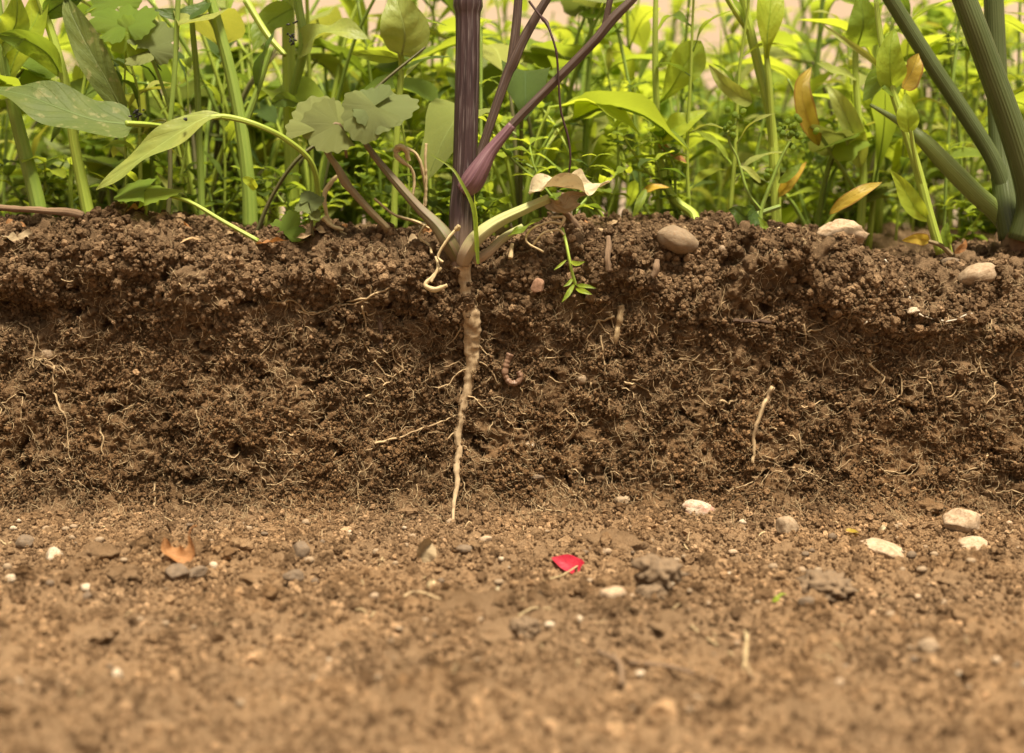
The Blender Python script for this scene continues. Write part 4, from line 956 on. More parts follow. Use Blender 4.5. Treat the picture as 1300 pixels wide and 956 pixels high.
# seedling dangling over the edge
sd = empty('seedling', P(715, 300, -0.006)); tag(sd, 'small bright green seedling dangling over the soil rim', 'seedling')
px_tube('stem', [(714, 290, -0.010, 4), (718, 305, -0.015, 4), (722, 325, -0.018, 4), (726, 345, -0.018, 4), (731, 362, -0.018, 4)], 'seedling', sd, n=20, sides=7)
for pth, w in [(((719, 330, -0.018), (711, 337, -0.020), (703, 343, -0.021)), 4), (((724, 332, -0.018), (733, 335, -0.021), (743, 332, -0.022)), 7), (((729, 360, -0.018), (722, 372, -0.021), (713, 384, -0.022)), 7), (((731, 362, -0.018), (742, 363, -0.021), (757, 366, -0.022)), 6), (((731, 366, -0.018), (741, 370, -0.022), (752, 374, -0.023)), 8), (((728, 352, -0.018), (722, 360, -0.020), (715, 364, -0.021)), 5)]:
    px_leaf('leaf', pth, w, 'lance', 'leaf_lime', parent=sd, nu=10, nv=2, fold=0.3)
for k, lst in enumerate([[(676, 312, -0.010, 3), (690, 296, -0.013, 3), (710, 292, -0.014, 3), (716, 298, -0.014, 3)], [(690, 320, -0.012, 3), (668, 306, -0.013, 3), (676, 290, -0.013, 3), (700, 282, -0.013, 3), (712, 284, -0.013, 4)], [(650, 310, -0.01, 5), (648, 328, -0.013, 6)], [(700, 276, -0.011, 4), (716, 276, -0.012, 4), (710, 290, -0.013, 3)]]):
    px_tube('dry_tendril', lst, 'straw', sd, n=26, sides=6, noise=0.4, wob=700, seed=40 + k)
px_leaf('leaf', [(645, 300, -0.012), (660, 292, -0.014), (690, 276, -0.012)], 12, 'lance', 'leaf_green', parent=sd, nu=14, wave=0.3, roll=40)
# stubs, twig, grass
tag(px_tube('twig', [(-30, 262, 0.012, 9), (18, 265, 0.012, 8), (60, 268, 0.011, 9), (90, 270, 0.010, 11), (106, 274, 0.010, 10)], 'twig', None, n=30, sides=12, noise=0.3, wob=300), 'brown dead twig lying on the soil rim under the big dusty leaf', 'twig')
tag(px_tube('stalk_stub', [(773, 345, -0.0125, 8), (771, 328, -0.0125, 8), (773, 312, -0.010, 8), (772, 300, -0.008, 5)], 'twig', None, n=18, sides=10, noise=0.35, wob=500), 'upright brown stalk stub in the rim beside the seedling', 'twig')
tag(px_tube('stalk_stub', [(829, 352, -0.0125, 8), (833, 341, -0.0125, 10), (834, 331, -0.010, 6)], 'twig', None, n=14, sides=10, noise=0.35, wob=500), 'short brown wood stub in the rim under the smooth pebble', 'twig')
tag(px_leaf('wild_grass', [(607, 335, -0.018), (604, 290, -0.019), (600, 262, -0.020), (588, 236, -0.020), (574, 214, -0.018), (545, 195, -0.012)], 7, 'blade', 'leaf_green', nu=30, nv=2, fold=0.4, wave=0, pucker=0), 'thin green grass blade bent across the purple stem base', 'grass')
tag(px_leaf('wild_grass', [(604, 320, -0.016), (605, 285, -0.017), (602, 245, -0.016)], 5, 'blade', 'leaf_lime', nu=20, nv=2, fold=0.4, wave=0, pucker=0), 'short upright grass blade before the pale leaf stalk', 'grass')
for px, py, w, h, ang, lab in [(235, 305, 40, 10, 20, 'pale dry leaf flake on the rim under the creeping stem'), (388, 299, 24, 8, 5, 'tan dry flake on the rim below the bluish sprout'), (345, 307, 40, 12, 60, 'brown dry leaf bit on the rim left of the tan flake')]:
    tag(px_leaf('dry_flake', [(px - w / 2, py + 3, 0.0), (px, py, -0.004), (px + w / 2, py - 2, 0.002)], h, 'lance', 'leaf_dead' if ang > 40 else 'leaf_tan', nu=14, fold=0.4, wave=0.3, face=(0, -1, 0.6), roll=ang), lab, 'leaf')

# ------------------------------------------------------------------ onion
on = empty('onion_plant', P(1292, 300, 0.040)); tag(on, 'onion plant with thick blue-green hollow leaves', 'onion')
px_tube('onion_leaf', [(1291, 300, 0.042, 34), (1282, 260, 0.043, 22), (1262, 205, 0.045, 20), (1225, 145, 0.047, 20), (1185, 85, 0.049, 19.5), (1150, 30, 0.050, 19), (1125, -10, 0.050, 18), (1060, -110, 0.052, 16)], 'onion', on, n=60, sides=30, ridge=0.015, nridge=12)
px_tube('onion_leaf', [(1297, 305, 0.030, 36), (1308, 262, 0.028, 35), (1303, 225, 0.026, 34), (1285, 165, 0.024, 33), (1258, 90, 0.022, 31), (1236, 30, 0.020, 30), (1213, -30, 0.020, 28), (1150, -180, 0.020, 22)], 'onion', on, n=60, sides=30, ridge=0.01, nridge=12)
px_tube('onion_leaf', [(1288, 302, 0.040, 40), (1280, 265, 0.042, 34), (1271, 200, 0.050, 28), (1267, 130, 0.055, 26), (1264, 60, 0.057, 25), (1261, -10, 0.057, 24), (1255, -160, 0.06, 18)], 'onion', on, n=60, sides=30, ridge=0.01, nridge=12)
px_tube('onion_leaf', [(1290, 298, 0.044, 30), (1268, 272, 0.044, 25), (1240, 247, 0.043, 24), (1205, 212, 0.042, 23), (1172, 178, 0.042, 18), (1150, 160, 0.046, 11), (1105, 133, 0.055, 4)], 'onion_pale', on, n=50, sides=26, ridge=0.01, nridge=12)
v, f, uv = tube_data(px_pts([(1292, 290, 0.038, 34), (1293, 300, 0.038, 40), (1294, 312, 0.038, 46), (1295, 330, 0.038, 40)]), n=16, sides=26, ridge=0.03, nridge=9)
link('bulb', mesh_of('bulb', v - np.array(on.location), f, uv), M['onion_skin'], on)

# ------------------------------------------------------------------ hand-placed weeds (paths in photo pixels, depth from where they root)
def weed(name, label, base, stems=(), leaves=(), fans=(), cat='plant', group=None):
    o = empty(name, P(*base)); tag(o, label, cat, group)
    for lst, mat in stems: px_tube('stem', lst, mat, o, n=max(14, 7 * len(lst)), sides=12, ridge=0.05, nridge=5)
    for k, (pth, w, kind, mat, kw) in enumerate(leaves): px_leaf('leaf', pth, w, kind, mat, parent=o, **{**dict(nu=22, nv=5, seed=k + int(base[0])), **kw})
    for fz in fans: fan_leaf(o, *fz)
    return o
def lf(pth, w, kind='lance', mat='leaf_lime', **kw): return (pth, w, kind, mat, kw)
weed('broad_leaf_weed', 'weed with a big dusty spotted leaf held level over the twig', (218, 292, 0.03),
     [([(212, 292, 0.03, 6), (216, 230, 0.03, 6), (214, 175, 0.03, 5.5), (205, 160, 0.026, 6)], 'stem_dark'), ([(214, 175, 0.03, 6), (221, 100, 0.03, 6.5), (226, 0, 0.03, 6.5), (230, -120, 0.03, 5)], 'stem_green'), ([(205, 160, 0.026, 6), (185, 158, 0.018, 7), (160, 157, 0.012, 8)], 'stem_lime')],
     [lf([(168, 158, 0.014), (120, 152, 0.010), (70, 135, 0.010), (30, 120, 0.012), (-18, 112, 0.018)], 82, 'broad', 'leaf_dusty', nu=40, nv=9, fold=0.12, wave=0.09, pucker=0.012, face=(0.1, -1, 0.9), roll=-8),
      lf([(160, 150, 0.03), (140, 110, 0.028), (112, 60, 0.028), (92, 20, 0.032), (82, -5, 0.04)], 46, 'lance', 'leaf_dusty', nu=28, nv=6, fold=0.2, roll=15)])
weed('broad_leaf_weed', 'weed with one light green leaf nodding down to a sharp tip', (398, 300, 0.035),
     [([(398, 300, 0.035, 7), (404, 255, 0.03, 7), (396, 208, 0.022, 7), (365, 178, 0.014, 7), (325, 158, 0.008, 7), (285, 148, 0.006, 7.5), (262, 150, 0.004, 6)], 'stem_lime')],
     [lf([(284, 147, 0.006), (262, 149, 0.003), (225, 170, 0.001), (180, 200, 0.0), (150, 222, 0.0), (122, 241, 0.0)], 48, 'lance', 'leaf_pale', nu=34, nv=7, fold=0.25, wave=0.10, face=(-0.25, -1, 0.75), roll=-5)])
weed('lobed_leaf_sprout', 'low sprout with one pale round lobed leaf above the rim', (186, 278, 0.012),
     [([(186, 282, 0.012, 5), (185, 262, 0.010, 4.5), (183, 244, 0.008, 4)], 'stem_lime'), ([(205, 246, 0.01, 4.5), (240, 256, 0.006, 5), (285, 282, 0.002, 5.5), (328, 306, 0.0, 6)], 'stem_lime')], [],
     [(183, 242, 0.006, 44, 176, -10, fan_rd[1], M['leaf_fan_lime'], 'leaf', 240), (185, 242, 0.007, 44, 4, 10, fan_rd[2], M['leaf_fan_lime'], 'leaf', 260)])
weed('lobed_leaf_sprout', 'bluish green tiny sprout with toothed leaves on the rim', (394, 298, 0.002),
     [([(397, 300, 0.0, 4), (395, 275, -0.002, 3.5), (392, 252, -0.002, 3)], 'stem_dark')], [],
     [(392, 255, -0.003, 16, 100, 30, fan_rd[0], M['leaf_fan'], 'leaf', 0), (393, 258, -0.004, 18, 30, -30, fan_rd[2], M['leaf_fan'], 'leaf', 20), (391, 260, -0.004, 18, 190, 30, fan_rd[3], M['leaf_fan'], 'leaf', 20), (395, 270, -0.003, 14, 340, -40, fan_rd[1], M['leaf_fan'], 'leaf', 0), (360, 296, 0.004, 34, 80, -45, fan_me[1], M['leaf_fan_lime'], 'leaf', 0)])
weed('thick_stem_weed', 'stout pale green weed stem leaning out behind the big dusty leaf', (52, 290, 0.05),
     [([(54, 292, 0.05, 22), (46, 250, 0.05, 20), (32, 195, 0.05, 18), (18, 140, 0.05, 16), (6, 80, 0.05, 14), (-4, 0, 0.05, 12), (-10, -120, 0.05, 9)], 'stem_green')],
     [lf([(10, 100, 0.05), (25, 60, 0.045), (48, 20, 0.045), (60, -30, 0.05)], 60, 'ovate', 'leaf_lime', roll=20), lf([(0, 60, 0.05), (20, 30, 0.035), (22, -10, 0.03)], 48, 'ovate', 'leaf_green', roll=-10)])
weed('thick_stem_weed', 'pale ribbed weed stem standing behind the brown twig', (112, 288, 0.045),
     [([(116, 290, 0.045, 17), (106, 240, 0.045, 15), (95, 185, 0.045, 13), (84, 110, 0.045, 12), (68, 50, 0.045, 11), (48, -10, 0.045, 10), (30, -90, 0.045, 8)], 'stem_lime')],
     [lf([(80, 100, 0.045), (62, 70, 0.04), (30, 50, 0.035), (-5, 45, 0.035)], 40, 'lance', 'leaf_green', roll=40), lf([(56, 20, 0.045), (78, 5, 0.04), (105, -2, 0.035)], 34, 'lance', 'leaf_deep', roll=-30)])
weed('thick_stem_weed', 'stout green weed stem behind the light nodding leaf, curving up', (316, 290, 0.05),
     [([(318, 292, 0.05, 20), (316, 240, 0.05, 18), (306, 160, 0.05, 16), (292, 90, 0.05, 15), (276, 30, 0.05, 14), (262, -20, 0.05, 13), (240, -130, 0.05, 9)], 'stem_green'), ([(310, 160, 0.05, 10), (325, 120, 0.05, 8), (345, 60, 0.05, 6)], 'stem_green')],
     [lf([(326, 120, 0.05), (330, 90, 0.045), (340, 62, 0.04), (348, 40, 0.045)], 30, 'lance', 'leaf_deep', roll=50), lf([(268, 0, 0.05), (240, 20, 0.04), (215, 18, 0.035), (195, 12, 0.035)], 30, 'lance', 'leaf_deep', roll=-20)])
weed('thick_stem_weed', 'pale straight weed stem behind the two round lobed leaflets', (370, 290, 0.09),
     [([(372, 292, 0.09, 19), (370, 200, 0.09, 18), (367, 100, 0.09, 17), (366, 20, 0.09, 16), (364, -100, 0.09, 12)], 'stem_lime'), ([(368, 130, 0.09, 10), (385, 60, 0.08, 12), (378, 0, 0.08, 11), (370, -80, 0.08, 9)], 'stem_green')],
     [lf([(380, 70, 0.08), (402, 45, 0.07), (440, 40, 0.065), (470, 50, 0.065)], 44, 'ovate', 'leaf_pale', roll=30, wave=0.2), lf([(372, 10, 0.08), (340, 30, 0.08), (322, 65, 0.075)], 36, 'ovate', 'leaf_green')])
weed('broad_leaf_weed', 'weed with a pale blue-green oval leaf held up left of the purple stem', (498, 292, 0.05),
     [([(500, 292, 0.05, 9), (502, 220, 0.05, 8), (505, 150, 0.05, 8), (510, 80, 0.05, 8), (508, 66, 0.045, 8)], 'stem_lime')],
     [lf([(510, 70, 0.045), (514, 45, 0.04), (508, 15, 0.038), (500, -12, 0.042)], 60, 'ovate', 'leaf_pale', nu=26, nv=6, fold=0.35), lf([(508, 75, 0.05), (475, 70, 0.05), (445, 68, 0.05)], 18, 'lance', 'leaf_green', roll=40), lf([(508, 90, 0.05), (540, 76, 0.045), (572, 72, 0.045)], 15, 'lance', 'leaf_deep', roll=50)])
weed('lobed_leaf_weed', 'thin-stalked herb with fresh green lobed leaflets at the top', (250, 290, 0.06),
     [([(257, 290, 0.06, 9), (254, 200, 0.06, 9), (250, 100, 0.06, 8), (244, 30, 0.055, 7), (238, -60, 0.05, 5)], 'stem_green'), ([(216, 140, 0.04, 4), (195, 80, 0.035, 4.5), (170, 42, 0.03, 4), (158, 30, 0.03, 3.5)], 'stem_green')], [],
     [(160, 32, 0.028, 42, 150, 20, fan_me[0], M['leaf_fan_lime'], 'leaf', 0), (162, 34, 0.027, 40, 60, -30, fan_me[2], M['leaf_fan_lime'], 'leaf', 0), (172, 44, 0.027, 34, 200, -60, fan_me[1], M['leaf_fan_lime'], 'leaf', 0), (188, 62, 0.026, 42, 60, 40, fan_me[3], M['leaf_fan'], 'leaf', 0), (190, 68, 0.026, 28, 200, 65, fan_me[0], M['leaf_fan'], 'leaf', 0), (150, 8, 0.035, 46, 120, 10, fan_me[2], M['leaf_fan_lime'], 'leaf', 0)])
weed('bent_weed', 'slender green weed arching low behind the withered lobed leaf', (330, 296, 0.03),
     [([(325, 298, 0.03, 6), (345, 250, 0.028, 5), (380, 200, 0.025, 5), (435, 160, 0.03, 4), (480, 110, 0.03, 4), (540, 60, 0.035, 3)], 'stem_dark'), ([(312, 0, 0.06, 9), (340, 45, 0.055, 8), (362, 70, 0.05, 6)], 'stem_lime')],
     [lf([(378, 132, 0.02), (362, 126, 0.018), (345, 132, 0.018)], 18, 'oval', 'leaf_deep', roll=30), lf([(325, 240, 0.01), (318, 232, 0.006), (308, 226, 0.004)], 12, 'oval', 'leaf_lime')])
# right of the stem
weed('upright_weed', 'yellow-green weed with two spoon-shaped leaves opening to one side', (835, 292, 0.08),
     [([(838, 294, 0.08, 9), (836, 220, 0.08, 9), (834, 150, 0.08, 8.5), (832, 85, 0.08, 8), (832, 30, 0.08, 7), (834, -60, 0.08, 5)], 'stem_lime')],
     [lf([(838, 130, 0.08), (852, 112, 0.075), (868, 85, 0.07), (890, 52, 0.07)], 46, 'spoon', 'leaf_lime', fold=0.2, roll=-15), lf([(838, 180, 0.08), (850, 168, 0.075), (868, 156, 0.07), (898, 140, 0.07)], 36, 'lance', 'leaf_lime', fold=0.2, roll=20), lf([(836, 82, 0.08), (845, 72, 0.07), (850, 64, 0.07)], 22, 'oval', 'leaf_green'),
      lf([(838, 178, 0.078), (845, 190, 0.07), (875, 208, 0.07)], 18, 'lance', 'leaf_dead', roll=30), lf([(813, 246, 0.06), (830, 238, 0.055), (850, 238, 0.055)], 14, 'lance', 'leaf_yellow', roll=30)])
weed('upright_weed', 'tall pale weed stem with a broad upright leaf behind the bud cluster', (985, 292, 0.07),
     [([(986, 294, 0.07, 13), (984, 230, 0.07, 13), (978, 150, 0.07, 12), (962, 80, 0.07, 12), (948, 20, 0.07, 11), (930, -60, 0.07, 9)], 'stem_lime'), ([(982, 200, 0.07, 8), (976, 100, 0.065, 8), (972, 60, 0.065, 6)], 'stem_lime'), ([(950, 40, 0.07, 7), (935, 18, 0.065, 7), (918, -10, 0.06, 6)], 'stem_lime')],
     [lf([(974, 80, 0.065), (974, 50, 0.06), (978, 10, 0.06), (980, -30, 0.065)], 36, 'spoon', 'leaf_lime', nu=26), lf([(955, 130, 0.07), (940, 122, 0.06), (918, 105, 0.055), (900, 82, 0.055)], 24, 'lance', 'leaf_pale', roll=25), lf([(985, 250, 0.07), (1005, 230, 0.06), (1024, 205, 0.06)], 18, 'lance', 'leaf_yellow', roll=20)])
weed('upright_weed', 'yellow-green weed with leaves in a tuft beside the onion leaves', (1192, 318, 0.030),
     [([(1194, 322, 0.030, 13), (1182, 280, 0.030, 12), (1166, 220, 0.031, 12), (1148, 160, 0.033, 11), (1132, 112, 0.035, 10), (1120, 60, 0.037, 8), (1112, 0, 0.04, 6)], 'stem_lime'), ([(1172, 240, 0.03, 6), (1162, 200, 0.028, 6), (1156, 165, 0.026, 5)], 'stem_lime')],
     [lf([(1132, 115, 0.035), (1130, 90, 0.030), (1130, 62, 0.028), (1136, 36, 0.03)], 38, 'ovate', 'leaf_lime', fold=0.2), lf([(1154, 168, 0.026), (1152, 145, 0.024), (1150, 118, 0.026)], 26, 'ovate', 'leaf_lime', roll=20), lf([(1140, 120, 0.035), (1120, 100, 0.034), (1096, 128, 0.034)], 34, 'ovate', 'leaf_green', roll=-15), lf([(1145, 112, 0.036), (1158, 90, 0.04), (1166, 68, 0.045)], 32, 'ovate', 'leaf_yellow', roll=-25),
      lf([(1180, 280, 0.03), (1160, 262, 0.024), (1145, 235, 0.022), (1130, 216, 0.022)], 27, 'lance', 'leaf_lime', roll=15), lf([(1128, 96, 0.035), (1100, 70, 0.03), (1070, 50, 0.03), (1040, 28, 0.035)], 9, 'lance', 'leaf_pale', roll=30)])
weed('upright_weed', 'low weed with one yellowing leaf flat on the soil beside the onion', (1205, 322, 0.022),
     [([(1208, 324, 0.022, 7), (1195, 312, 0.02, 6), (1178, 306, 0.018, 5)], 'petiole_brown'), ([(1208, 322, 0.022, 4), (1205, 308, 0.021, 4), (1203, 300, 0.02, 4)], 'stem_lime')],
     [lf([(1180, 306, 0.018), (1165, 303, 0.012), (1145, 305, 0.010)], 18, 'lance', 'leaf_yellow', roll=30), lf([(1205, 312, 0.021), (1200, 298, 0.018), (1203, 282, 0.018)], 15, 'ovate', 'leaf_green'), lf([(1212, 322, 0.02), (1224, 312, 0.018), (1226, 304, 0.018)], 10, 'lance', 'leaf_dead')])
weed('upright_weed', 'weed with a long pale leaf arching out behind the yellow fallen leaf', (1090, 285, 0.10),
     [([(1092, 292, 0.10, 11), (1096, 220, 0.10, 10), (1090, 150, 0.10, 9), (1086, 80, 0.10, 8), (1090, -30, 0.10, 6)], 'stem_lime'), ([(1092, 250, 0.10, 6), (1060, 200, 0.09, 5), (1020, 140, 0.09, 4), (1000, 100, 0.09, 3)], 'stem_green')],
     [lf([(1094, 215, 0.10), (1080, 160, 0.085), (1062, 125, 0.08), (1050, 108, 0.085)], 34, 'lance', 'leaf_pale', roll=10), lf([(1040, 185, 0.09), (1022, 140, 0.08), (1018, 110, 0.08), (1030, 85, 0.085)], 30, 'lance', 'leaf_yellow'), lf([(1088, 100, 0.10), (1060, 90, 0.09), (1036, 80, 0.085)], 24, 'lance', 'leaf_pale', roll=-30), lf([(1088, 60, 0.1), (1096, 30, 0.09), (1090, -10, 0.09)], 44, 'ovate', 'leaf_green')])
fl = px_leaf('fallen_leaf', [(1053, 272, 0.022), (1070, 258, 0.018), (1092, 244, 0.016), (1120, 231, 0.02)], 20, 'lance', 'leaf_yellow', nu=24, nv=5, fold=0.15, roll=15)
tag(fl, 'yellow fallen leaf propped slanting on the white stone lump', 'leaf')
weed('seedhead_weed', 'small weed with clustered green buds beside the tall pale stem', (965, 296, 0.012),
     [([(968, 302, 0.010, 6), (966, 270, 0.012, 5.5), (980, 230, 0.012, 5), (992, 200, 0.012, 4), (1004, 178, 0.012, 3)], 'stem_green'), ([(967, 268, 0.012, 4), (950, 245, 0.012, 4), (936, 200, 0.014, 3), (925, 175, 0.014, 3), (938, 150, 0.014, 2)], 'stem_green')],
     [lf([(960, 268, 0.01), (948, 276, 0.004), (935, 268, 0.002), (925, 266, 0.004)], 30, 'ovate', 'leaf_deep', roll=20), lf([(988, 232, 0.012), (1003, 222, 0.008), (1018, 207, 0.008)], 15, 'lance', 'leaf_green', roll=20), lf([(966, 232, 0.012), (952, 218, 0.008), (938, 210, 0.008)], 13, 'lance', 'leaf_pale', roll=-20), lf([(976, 290, 0.01), (970, 285, 0.004), (962, 275, 0.004)], 12, 'lance', 'leaf_green')])
sw = [o for o in bpy.data.objects if o.name.startswith('seedhead_weed')][0]
bud = lump_mesh('bud', 3, 2, 0.1, 1.5, (1, 1, 1.3)); bud.materials.append(M['leaf_green'])
rs = np.random.default_rng(77)
for cx_, cy_, n_b, sp in [(1006, 172, 26, 11), (926, 165, 10, 9), (940, 145, 4, 4), (975, 225, 6, 5)]:
    for k in range(n_b):
        a, b = rs.normal(0, sp * 0.75), rs.normal(0, sp)
        o = bpy.data.objects.new('bud', bud); col.objects.link(o); o.parent = sw; o.location = P(cx_ + a, cy_ + b, 0.012 + rs.normal(0, 0.0015)) - sw.location
        o.scale = (S(0) * rs.uniform(2.6, 4),) * 3; o.rotation_euler = tuple(rs.uniform(-0.7, 0.7, 3))
weed('sprawling_weed', 'pale bent weed stem sprawling behind the smooth pebble', (885, 296, 0.06), [([(900, 296, 0.05, 11), (886, 286, 0.055, 12), (880, 272, 0.06, 12), (862, 258, 0.065, 11), (848, 240, 0.07, 10), (838, 200, 0.075, 8), (832, 150, 0.08, 6)], 'stem_lime'), ([(878, 300, 0.02, 9), (905, 294, 0.02, 9), (945, 278, 0.025, 8), (990, 262, 0.03, 6)], 'stem_green')], [lf([(820, 240, 0.05), (812, 258, 0.045), (803, 276, 0.045)], 12, 'lance', 'leaf_green')])
# black aphid-like insect bits
for px, py, Y, n_b, sp, lab in [(372, 45, 0.045, 16, 9, 'cluster of tiny black insects on the green stem left of the oval leaf'), (175, 145, 0.008, 16, 8, 'cluster of tiny black insects at the dusty leaf base'), (236, 152, -0.003, 6, 2, 'single black insect on the light nodding leaf')]:
    e = empty('insect_cluster', P(px, py, Y)); tag(e, lab, 'insects')
    for k in range(n_b):
        o = bpy.data.objects.new('insect', bud.copy()); o.data.materials.clear(); o.data.materials.append(M['insect']); col.objects.link(o); o.parent = e
        o.location = (rs.normal(0, sp * 0.4) * S(Y), rs.normal(0, 0.0008), rs.normal(0, sp * (1.1 if px == 372 else 0.35)) * S(Y)); o.scale = (S(Y) * 1.3, S(Y) * 1.3, S(Y) * 2.2); o.rotation_euler = tuple(rs.uniform(-1.5, 1.5, 3))

# ------------------------------------------------------------------ the rest of the bed: plants behind, each its own thing
def proto_leaf(kind, asp, seed, droop=0.25, **k):
    pts = [(0, 0, 0), (0.33, 0, 0.05), (0.66, 0, 0.03 - droop * 0.3), (1, 0, -droop)]
    return mesh_of('leaf', *leaf_data(pts, asp, kind, nu=12, nv=3, face=(0.001, 0, 1), seed=seed, petiole=[(-0.18, 0, -0.02, 0.02), (-0.05, 0, 0, 0.018), (0.05, 0, 0.008, 0.014)], **k))
def variants(kind, asp, mats, n=3, **k):
    out = []
    for mt in mats:
        for s in range(n):
            me = proto_leaf(kind, asp * (0.85 + 0.15 * s), s * 3 + len(out), 0.15 + 0.2 * s, **k); me.materials.append(M[mt]); out.append(me)
    return out
LF = {'bright': variants('ovate', 0.5, ['leaf_lime', 'leaf_lime', 'leaf_green'], 2), 'spoon': variants('spoon', 0.34, ['leaf_lime', 'leaf_lime', 'leaf_green']), 'ovate': variants('ovate', 0.52, ['leaf_green', 'leaf_lime', 'leaf_deep', 'leaf_pale']), 'lance': variants('lance', 0.26, ['leaf_lime', 'leaf_green', 'leaf_pale', 'leaf_deep']), 'small': variants('oval', 0.6, ['leaf_green', 'leaf_lime', 'leaf_deep'], 2), 'narrow': variants('lance', 0.12, ['leaf_green', 'leaf_lime'], 2)}
fan_bg = []
for mt in ('leaf_fan_lime', 'leaf_fan', 'leaf_fan_lime'):
    me = mesh_of('leaf', *fan_data(1.0, 3, 118, 4, 34, 0.3, len(fan_bg) + 50, 0.05, 0.32, 13)); me.materials.append(M[mt]); fan_bg.append(me)
prs = random.Random(21)
def leaf_at(parent, p, d, s, me, roll=0.0):
    o = bpy.data.objects.new('leaf', me); col.objects.link(o); o.parent = parent
    o.matrix_local = orient(d, (prs.uniform(-0.2, 0.2), prs.uniform(-0.25, 0.1), 1), p, s) @ Matrix.Rotation(roll, 4, 'X')
def bg_stem(parent, pts, mat):
    v, f, uv = tube_data(pts, n=12, sides=7); return link('stem', mesh_of('stem', v, f, uv), M[mat], parent)
def plant_upright(x, y, h, kind, label, group, nm, thick=1.0, nleaf=9, lsize=(0.032, 0.055), mats=('stem_lime', 'stem_green', 'stem_lime')):
    z = topZ(x, y) - 0.002; o = empty(nm, (x, y, z)); tag(o, label, 'plant', group)
    a, lean = prs.uniform(0, 6.28), prs.uniform(0.02, 0.22) * h; r0 = prs.uniform(0.0014, 0.0026) * thick
    pts = [(lean * math.cos(a) * t ** 1.6 + prs.uniform(-0.002, 0.002), lean * math.sin(a) * t ** 1.6 + prs.uniform(-0.002, 0.002), h * t, r0 * (1 - 0.6 * t)) for t in (0, 0.25, 0.5, 0.75, 1)]
    bg_stem(o, pts, prs.choice(mats)); q = spline(pts, 40); b = prs.uniform(0, 6.28)
    for k in range(nleaf):
        t = 0.12 + 0.88 * (k + prs.random() * 0.6) / nleaf; c = q[min(39, int(t * 39))]; b += 2.4 + prs.uniform(-0.4, 0.4)
        el = prs.uniform(0.15, 1.15); d = (math.cos(b) * math.cos(el), math.sin(b) * math.cos(el), math.sin(el)); s = prs.uniform(*lsize) * (1.1 - 0.45 * t)
        leaf_at(o, Vector(c[:3]) + Vector(d) * s * 0.17, d, s, prs.choice(LF[kind]), prs.uniform(-0.4, 0.4))
    return o
def plant_rosette(x, y, h, label, group, nm, n=7, fan=False, kind='ovate', far=False):
    z = topZ(x, y) - 0.002; o = empty(nm, (x, y, z)); tag(o, label, 'plant', group)
    for k in range(n):
        b = k * 2.4 + prs.uniform(-0.5, 0.5); sp = prs.uniform(0.12, 0.5) * h; hh = h * prs.uniform(0.45, 1.0); e = Vector((math.cos(b) * sp, math.sin(b) * sp, hh))
        pts = [(0, 0, 0, 0.0014), (e.x * 0.25, e.y * 0.25, hh * 0.4, 0.0012), (e.x * 0.6, e.y * 0.6, hh * 0.78, 0.001), (e.x, e.y, hh, 0.0008)]
        v, f, uv = tube_data(pts, n=10, sides=6); link('petiole', mesh_of('petiole', v, f, uv), M[prs.choice(['stem_lime', 'stem_green', 'stem_dark'])], o)
        if fan:
            for j, db in enumerate((0, 1.25, -1.25)):
                d = (math.cos(b + db), math.sin(b + db), prs.uniform(-0.1, 0.6)); leaf_at(o, e, d, prs.uniform(0.012, 0.021), prs.choice(fan_bg), prs.uniform(-0.5, 0.5))
        else:
            s = prs.uniform(0.03, 0.055); d = (math.cos(b), math.sin(b), prs.uniform(-0.3, 0.9)); leaf_at(o, e + Vector(d).normalized() * s * 0.15, d, s, prs.choice(LF['bright' if far else kind]), prs.uniform(-0.4, 0.4))
    return o
def plant_creeper(x, y, h, label, group, nm, n=4):
    z = topZ(x, y) - 0.002; o = empty(nm, (x, y, z)); tag(o, label, 'plant', group)
    for k in range(n):
        b = prs.uniform(0, 6.28); sp = h * prs.uniform(0.2, 0.9); hh = h * prs.uniform(0.5, 1)
        pts = [(math.cos(b) * sp * t + prs.uniform(-0.003, 0.003), math.sin(b) * sp * t + prs.uniform(-0.003, 0.003), hh * t ** 0.8, 0.0007 * (1.2 - 0.6 * t)) for t in (0, 0.3, 0.65, 1)]
        bg_stem(o, pts, prs.choice(['stem_green', 'stem_lime'])); q = spline(pts, 20)
        for t in (0.3, 0.5, 0.7, 0.86, 1.0):
            c = q[int(t * 19)]; b2 = prs.uniform(0, 3.14)
            for sg in (0, 3.1416):
                d = (math.cos(b2 + sg), math.sin(b2 + sg), prs.uniform(0.0, 0.7)); leaf_at(o, Vector(c[:3]), d, prs.uniform(0.006, 0.012), prs.choice(LF['small']), 0)
    return o
def plant_whorl(x, y, h, label, group, nm):
    z = topZ(x, y) - 0.002; o = empty(nm, (x, y, z)); tag(o, label, 'plant', group); a = prs.uniform(0, 6.28)
    pts = [(0.15 * h * math.cos(a) * t * t, 0.15 * h * math.sin(a) * t * t, h * t, 0.0008) for t in (0, 0.35, 0.7, 1)]
    bg_stem(o, pts, 'stem_green'); q = spline(pts, 30)
    for t in np.linspace(0.2, 1, max(4, int(h / 0.022))):
        c = q[int(t * 29)]
        for k in range(6):
            b = k * 1.047 + t * 3; d = (math.cos(b), math.sin(b), prs.uniform(0.1, 0.7)); leaf_at(o, Vector(c[:3]), d, prs.uniform(0.009, 0.016), prs.choice(LF['narrow']), 0)
    return o
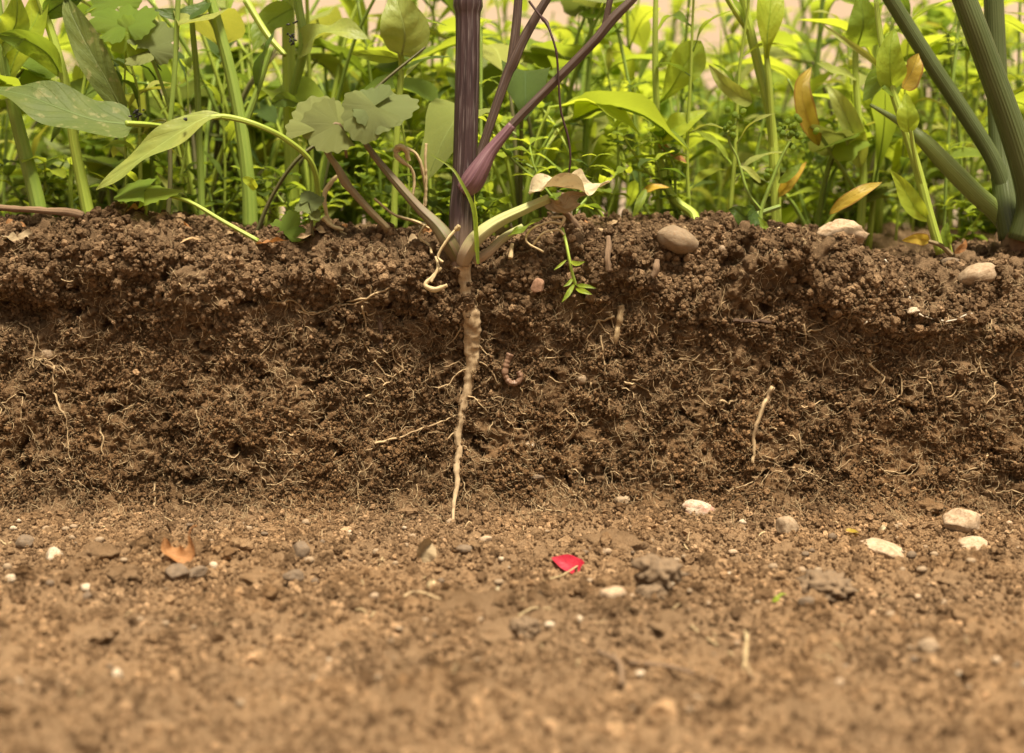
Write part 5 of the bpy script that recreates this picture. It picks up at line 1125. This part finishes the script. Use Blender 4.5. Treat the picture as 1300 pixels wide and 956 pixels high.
BED_MARKS = [(-40, 'the stout leaning stem'), (60, 'the big dusty leaf'), (150, 'the dusty upright leaf'), (215, 'the light nodding leaf'), (315, 'the stout curving stem'), (400, 'the lobed leaflets'), (470, 'the fan of lobed leaves'), (530, 'the dead curly weed'), (594, 'the purple stem'), (655, 'the purple branches'), (720, 'the withered leaf'), (790, 'the dark filament'), (850, 'the smooth pebble'), (930, 'the bud clusters'), (985, 'the tall pale stem'), (1065, 'the whitish stone lump'), (1140, 'the leaf tuft'), (1210, 'the slanting onion leaf'), (1290, 'the onion bulb'), (1400, 'the onion patch end')]
def behind(x, y):
    px = 650 + x * F / (y + 0.57); m = min(BED_MARKS, key=lambda q: abs(q[0] - px))
    return ('just behind ' if y < 0.14 else 'some way behind ' if y < 0.3 else 'far behind ' if y < 0.55 else 'at the back behind ') + m[1]
def spot(y0, y1):
    y = y0 + (y1 - y0) * prs.random() ** 0.8; hw = 0.36 * (y + 0.57) * 1.02 + 0.06; return prs.uniform(-hw, hw), y
def size_word(h, a, b): return 'short' if h < a else 'tall' if h > b else 'middling'
for k in range(96):
    x, y = spot(0.07, 1.1); h = prs.uniform(0.10, 0.19) + 0.07 * y
    plant_upright(x, y, h, 'spoon', size_word(h, 0.13, 0.19) + ' yellow-green weed with spoon-shaped leaves ' + behind(x, y), 'upright weeds filling the bed', 'upright_weed', nleaf=prs.randint(9, 13))
for k in range(34):
    x, y = spot(0.06, 0.7); h = prs.uniform(0.10, 0.18)
    plant_upright(x, y, h, 'lance', size_word(h, 0.12, 0.16) + ' slender weed with narrow leaves ' + behind(x, y), 'slender weeds filling the bed', 'slender_weed', 0.7, 9, (0.028, 0.048))
for k in range(44):
    x, y = spot(0.07, 0.9); h = prs.uniform(0.08, 0.17)
    if x > 0.05 and k % 2: x = -abs(x)
    plant_rosette(x, y, h, size_word(h, 0.11, 0.15) + ' clump with broad oval leaves ' + behind(x, y), 'broad-leaved clumps filling the bed', 'leafy_clump', prs.randint(6, 9))
for k in range(30):
    x, y = spot(0.05, 0.5); h = prs.uniform(0.05, 0.13)
    if k % 3: x = -abs(x)
    plant_rosette(x, y, h, size_word(h, 0.08, 0.11) + ' herb clump with lobed leaflets ' + behind(x, y), 'lobed herb clumps filling the bed', 'herb_clump', prs.randint(4, 6), fan=True)
for k in range(84):
    x, y = spot(0.028, 0.55); h = prs.uniform(0.025, 0.07)
    plant_creeper(x, y, h, size_word(h, 0.04, 0.055) + ' creeping weed with tiny oval leaves ' + behind(x, y), 'creeping weeds on the bed', 'creeping_weed')
for k in range(26):
    x, y = spot(0.04, 0.35); h = prs.uniform(0.07, 0.14)
    plant_whorl(x, y, h, size_word(h, 0.09, 0.12) + ' thin weed with whorls of narrow leaves ' + behind(x, y), 'whorl-leaved weeds in the bed', 'whorl_weed')
for k in range(70):
    x, y = spot(0.32, 1.3); h = prs.uniform(0.09, 0.15) + 0.02 * y
    plant_rosette(x, y, h, size_word(h, 0.11, 0.145) + ' bright lime clump with oval leaves ' + behind(x, y), 'lime clumps at the back of the bed', 'lime_clump', prs.randint(8, 11), far=True)
for k in range(70):
    x, y = spot(0.045, 0.33); h = prs.uniform(0.07, 0.15)
    plant_upright(x, y, h, 'lance', size_word(h, 0.09, 0.125) + ' wispy lime sprout with fine leaves ' + behind(x, y), 'wispy sprouts filling the bed', 'wispy_sprout', 0.45, 10, (0.014, 0.03), ('stem_lime',))
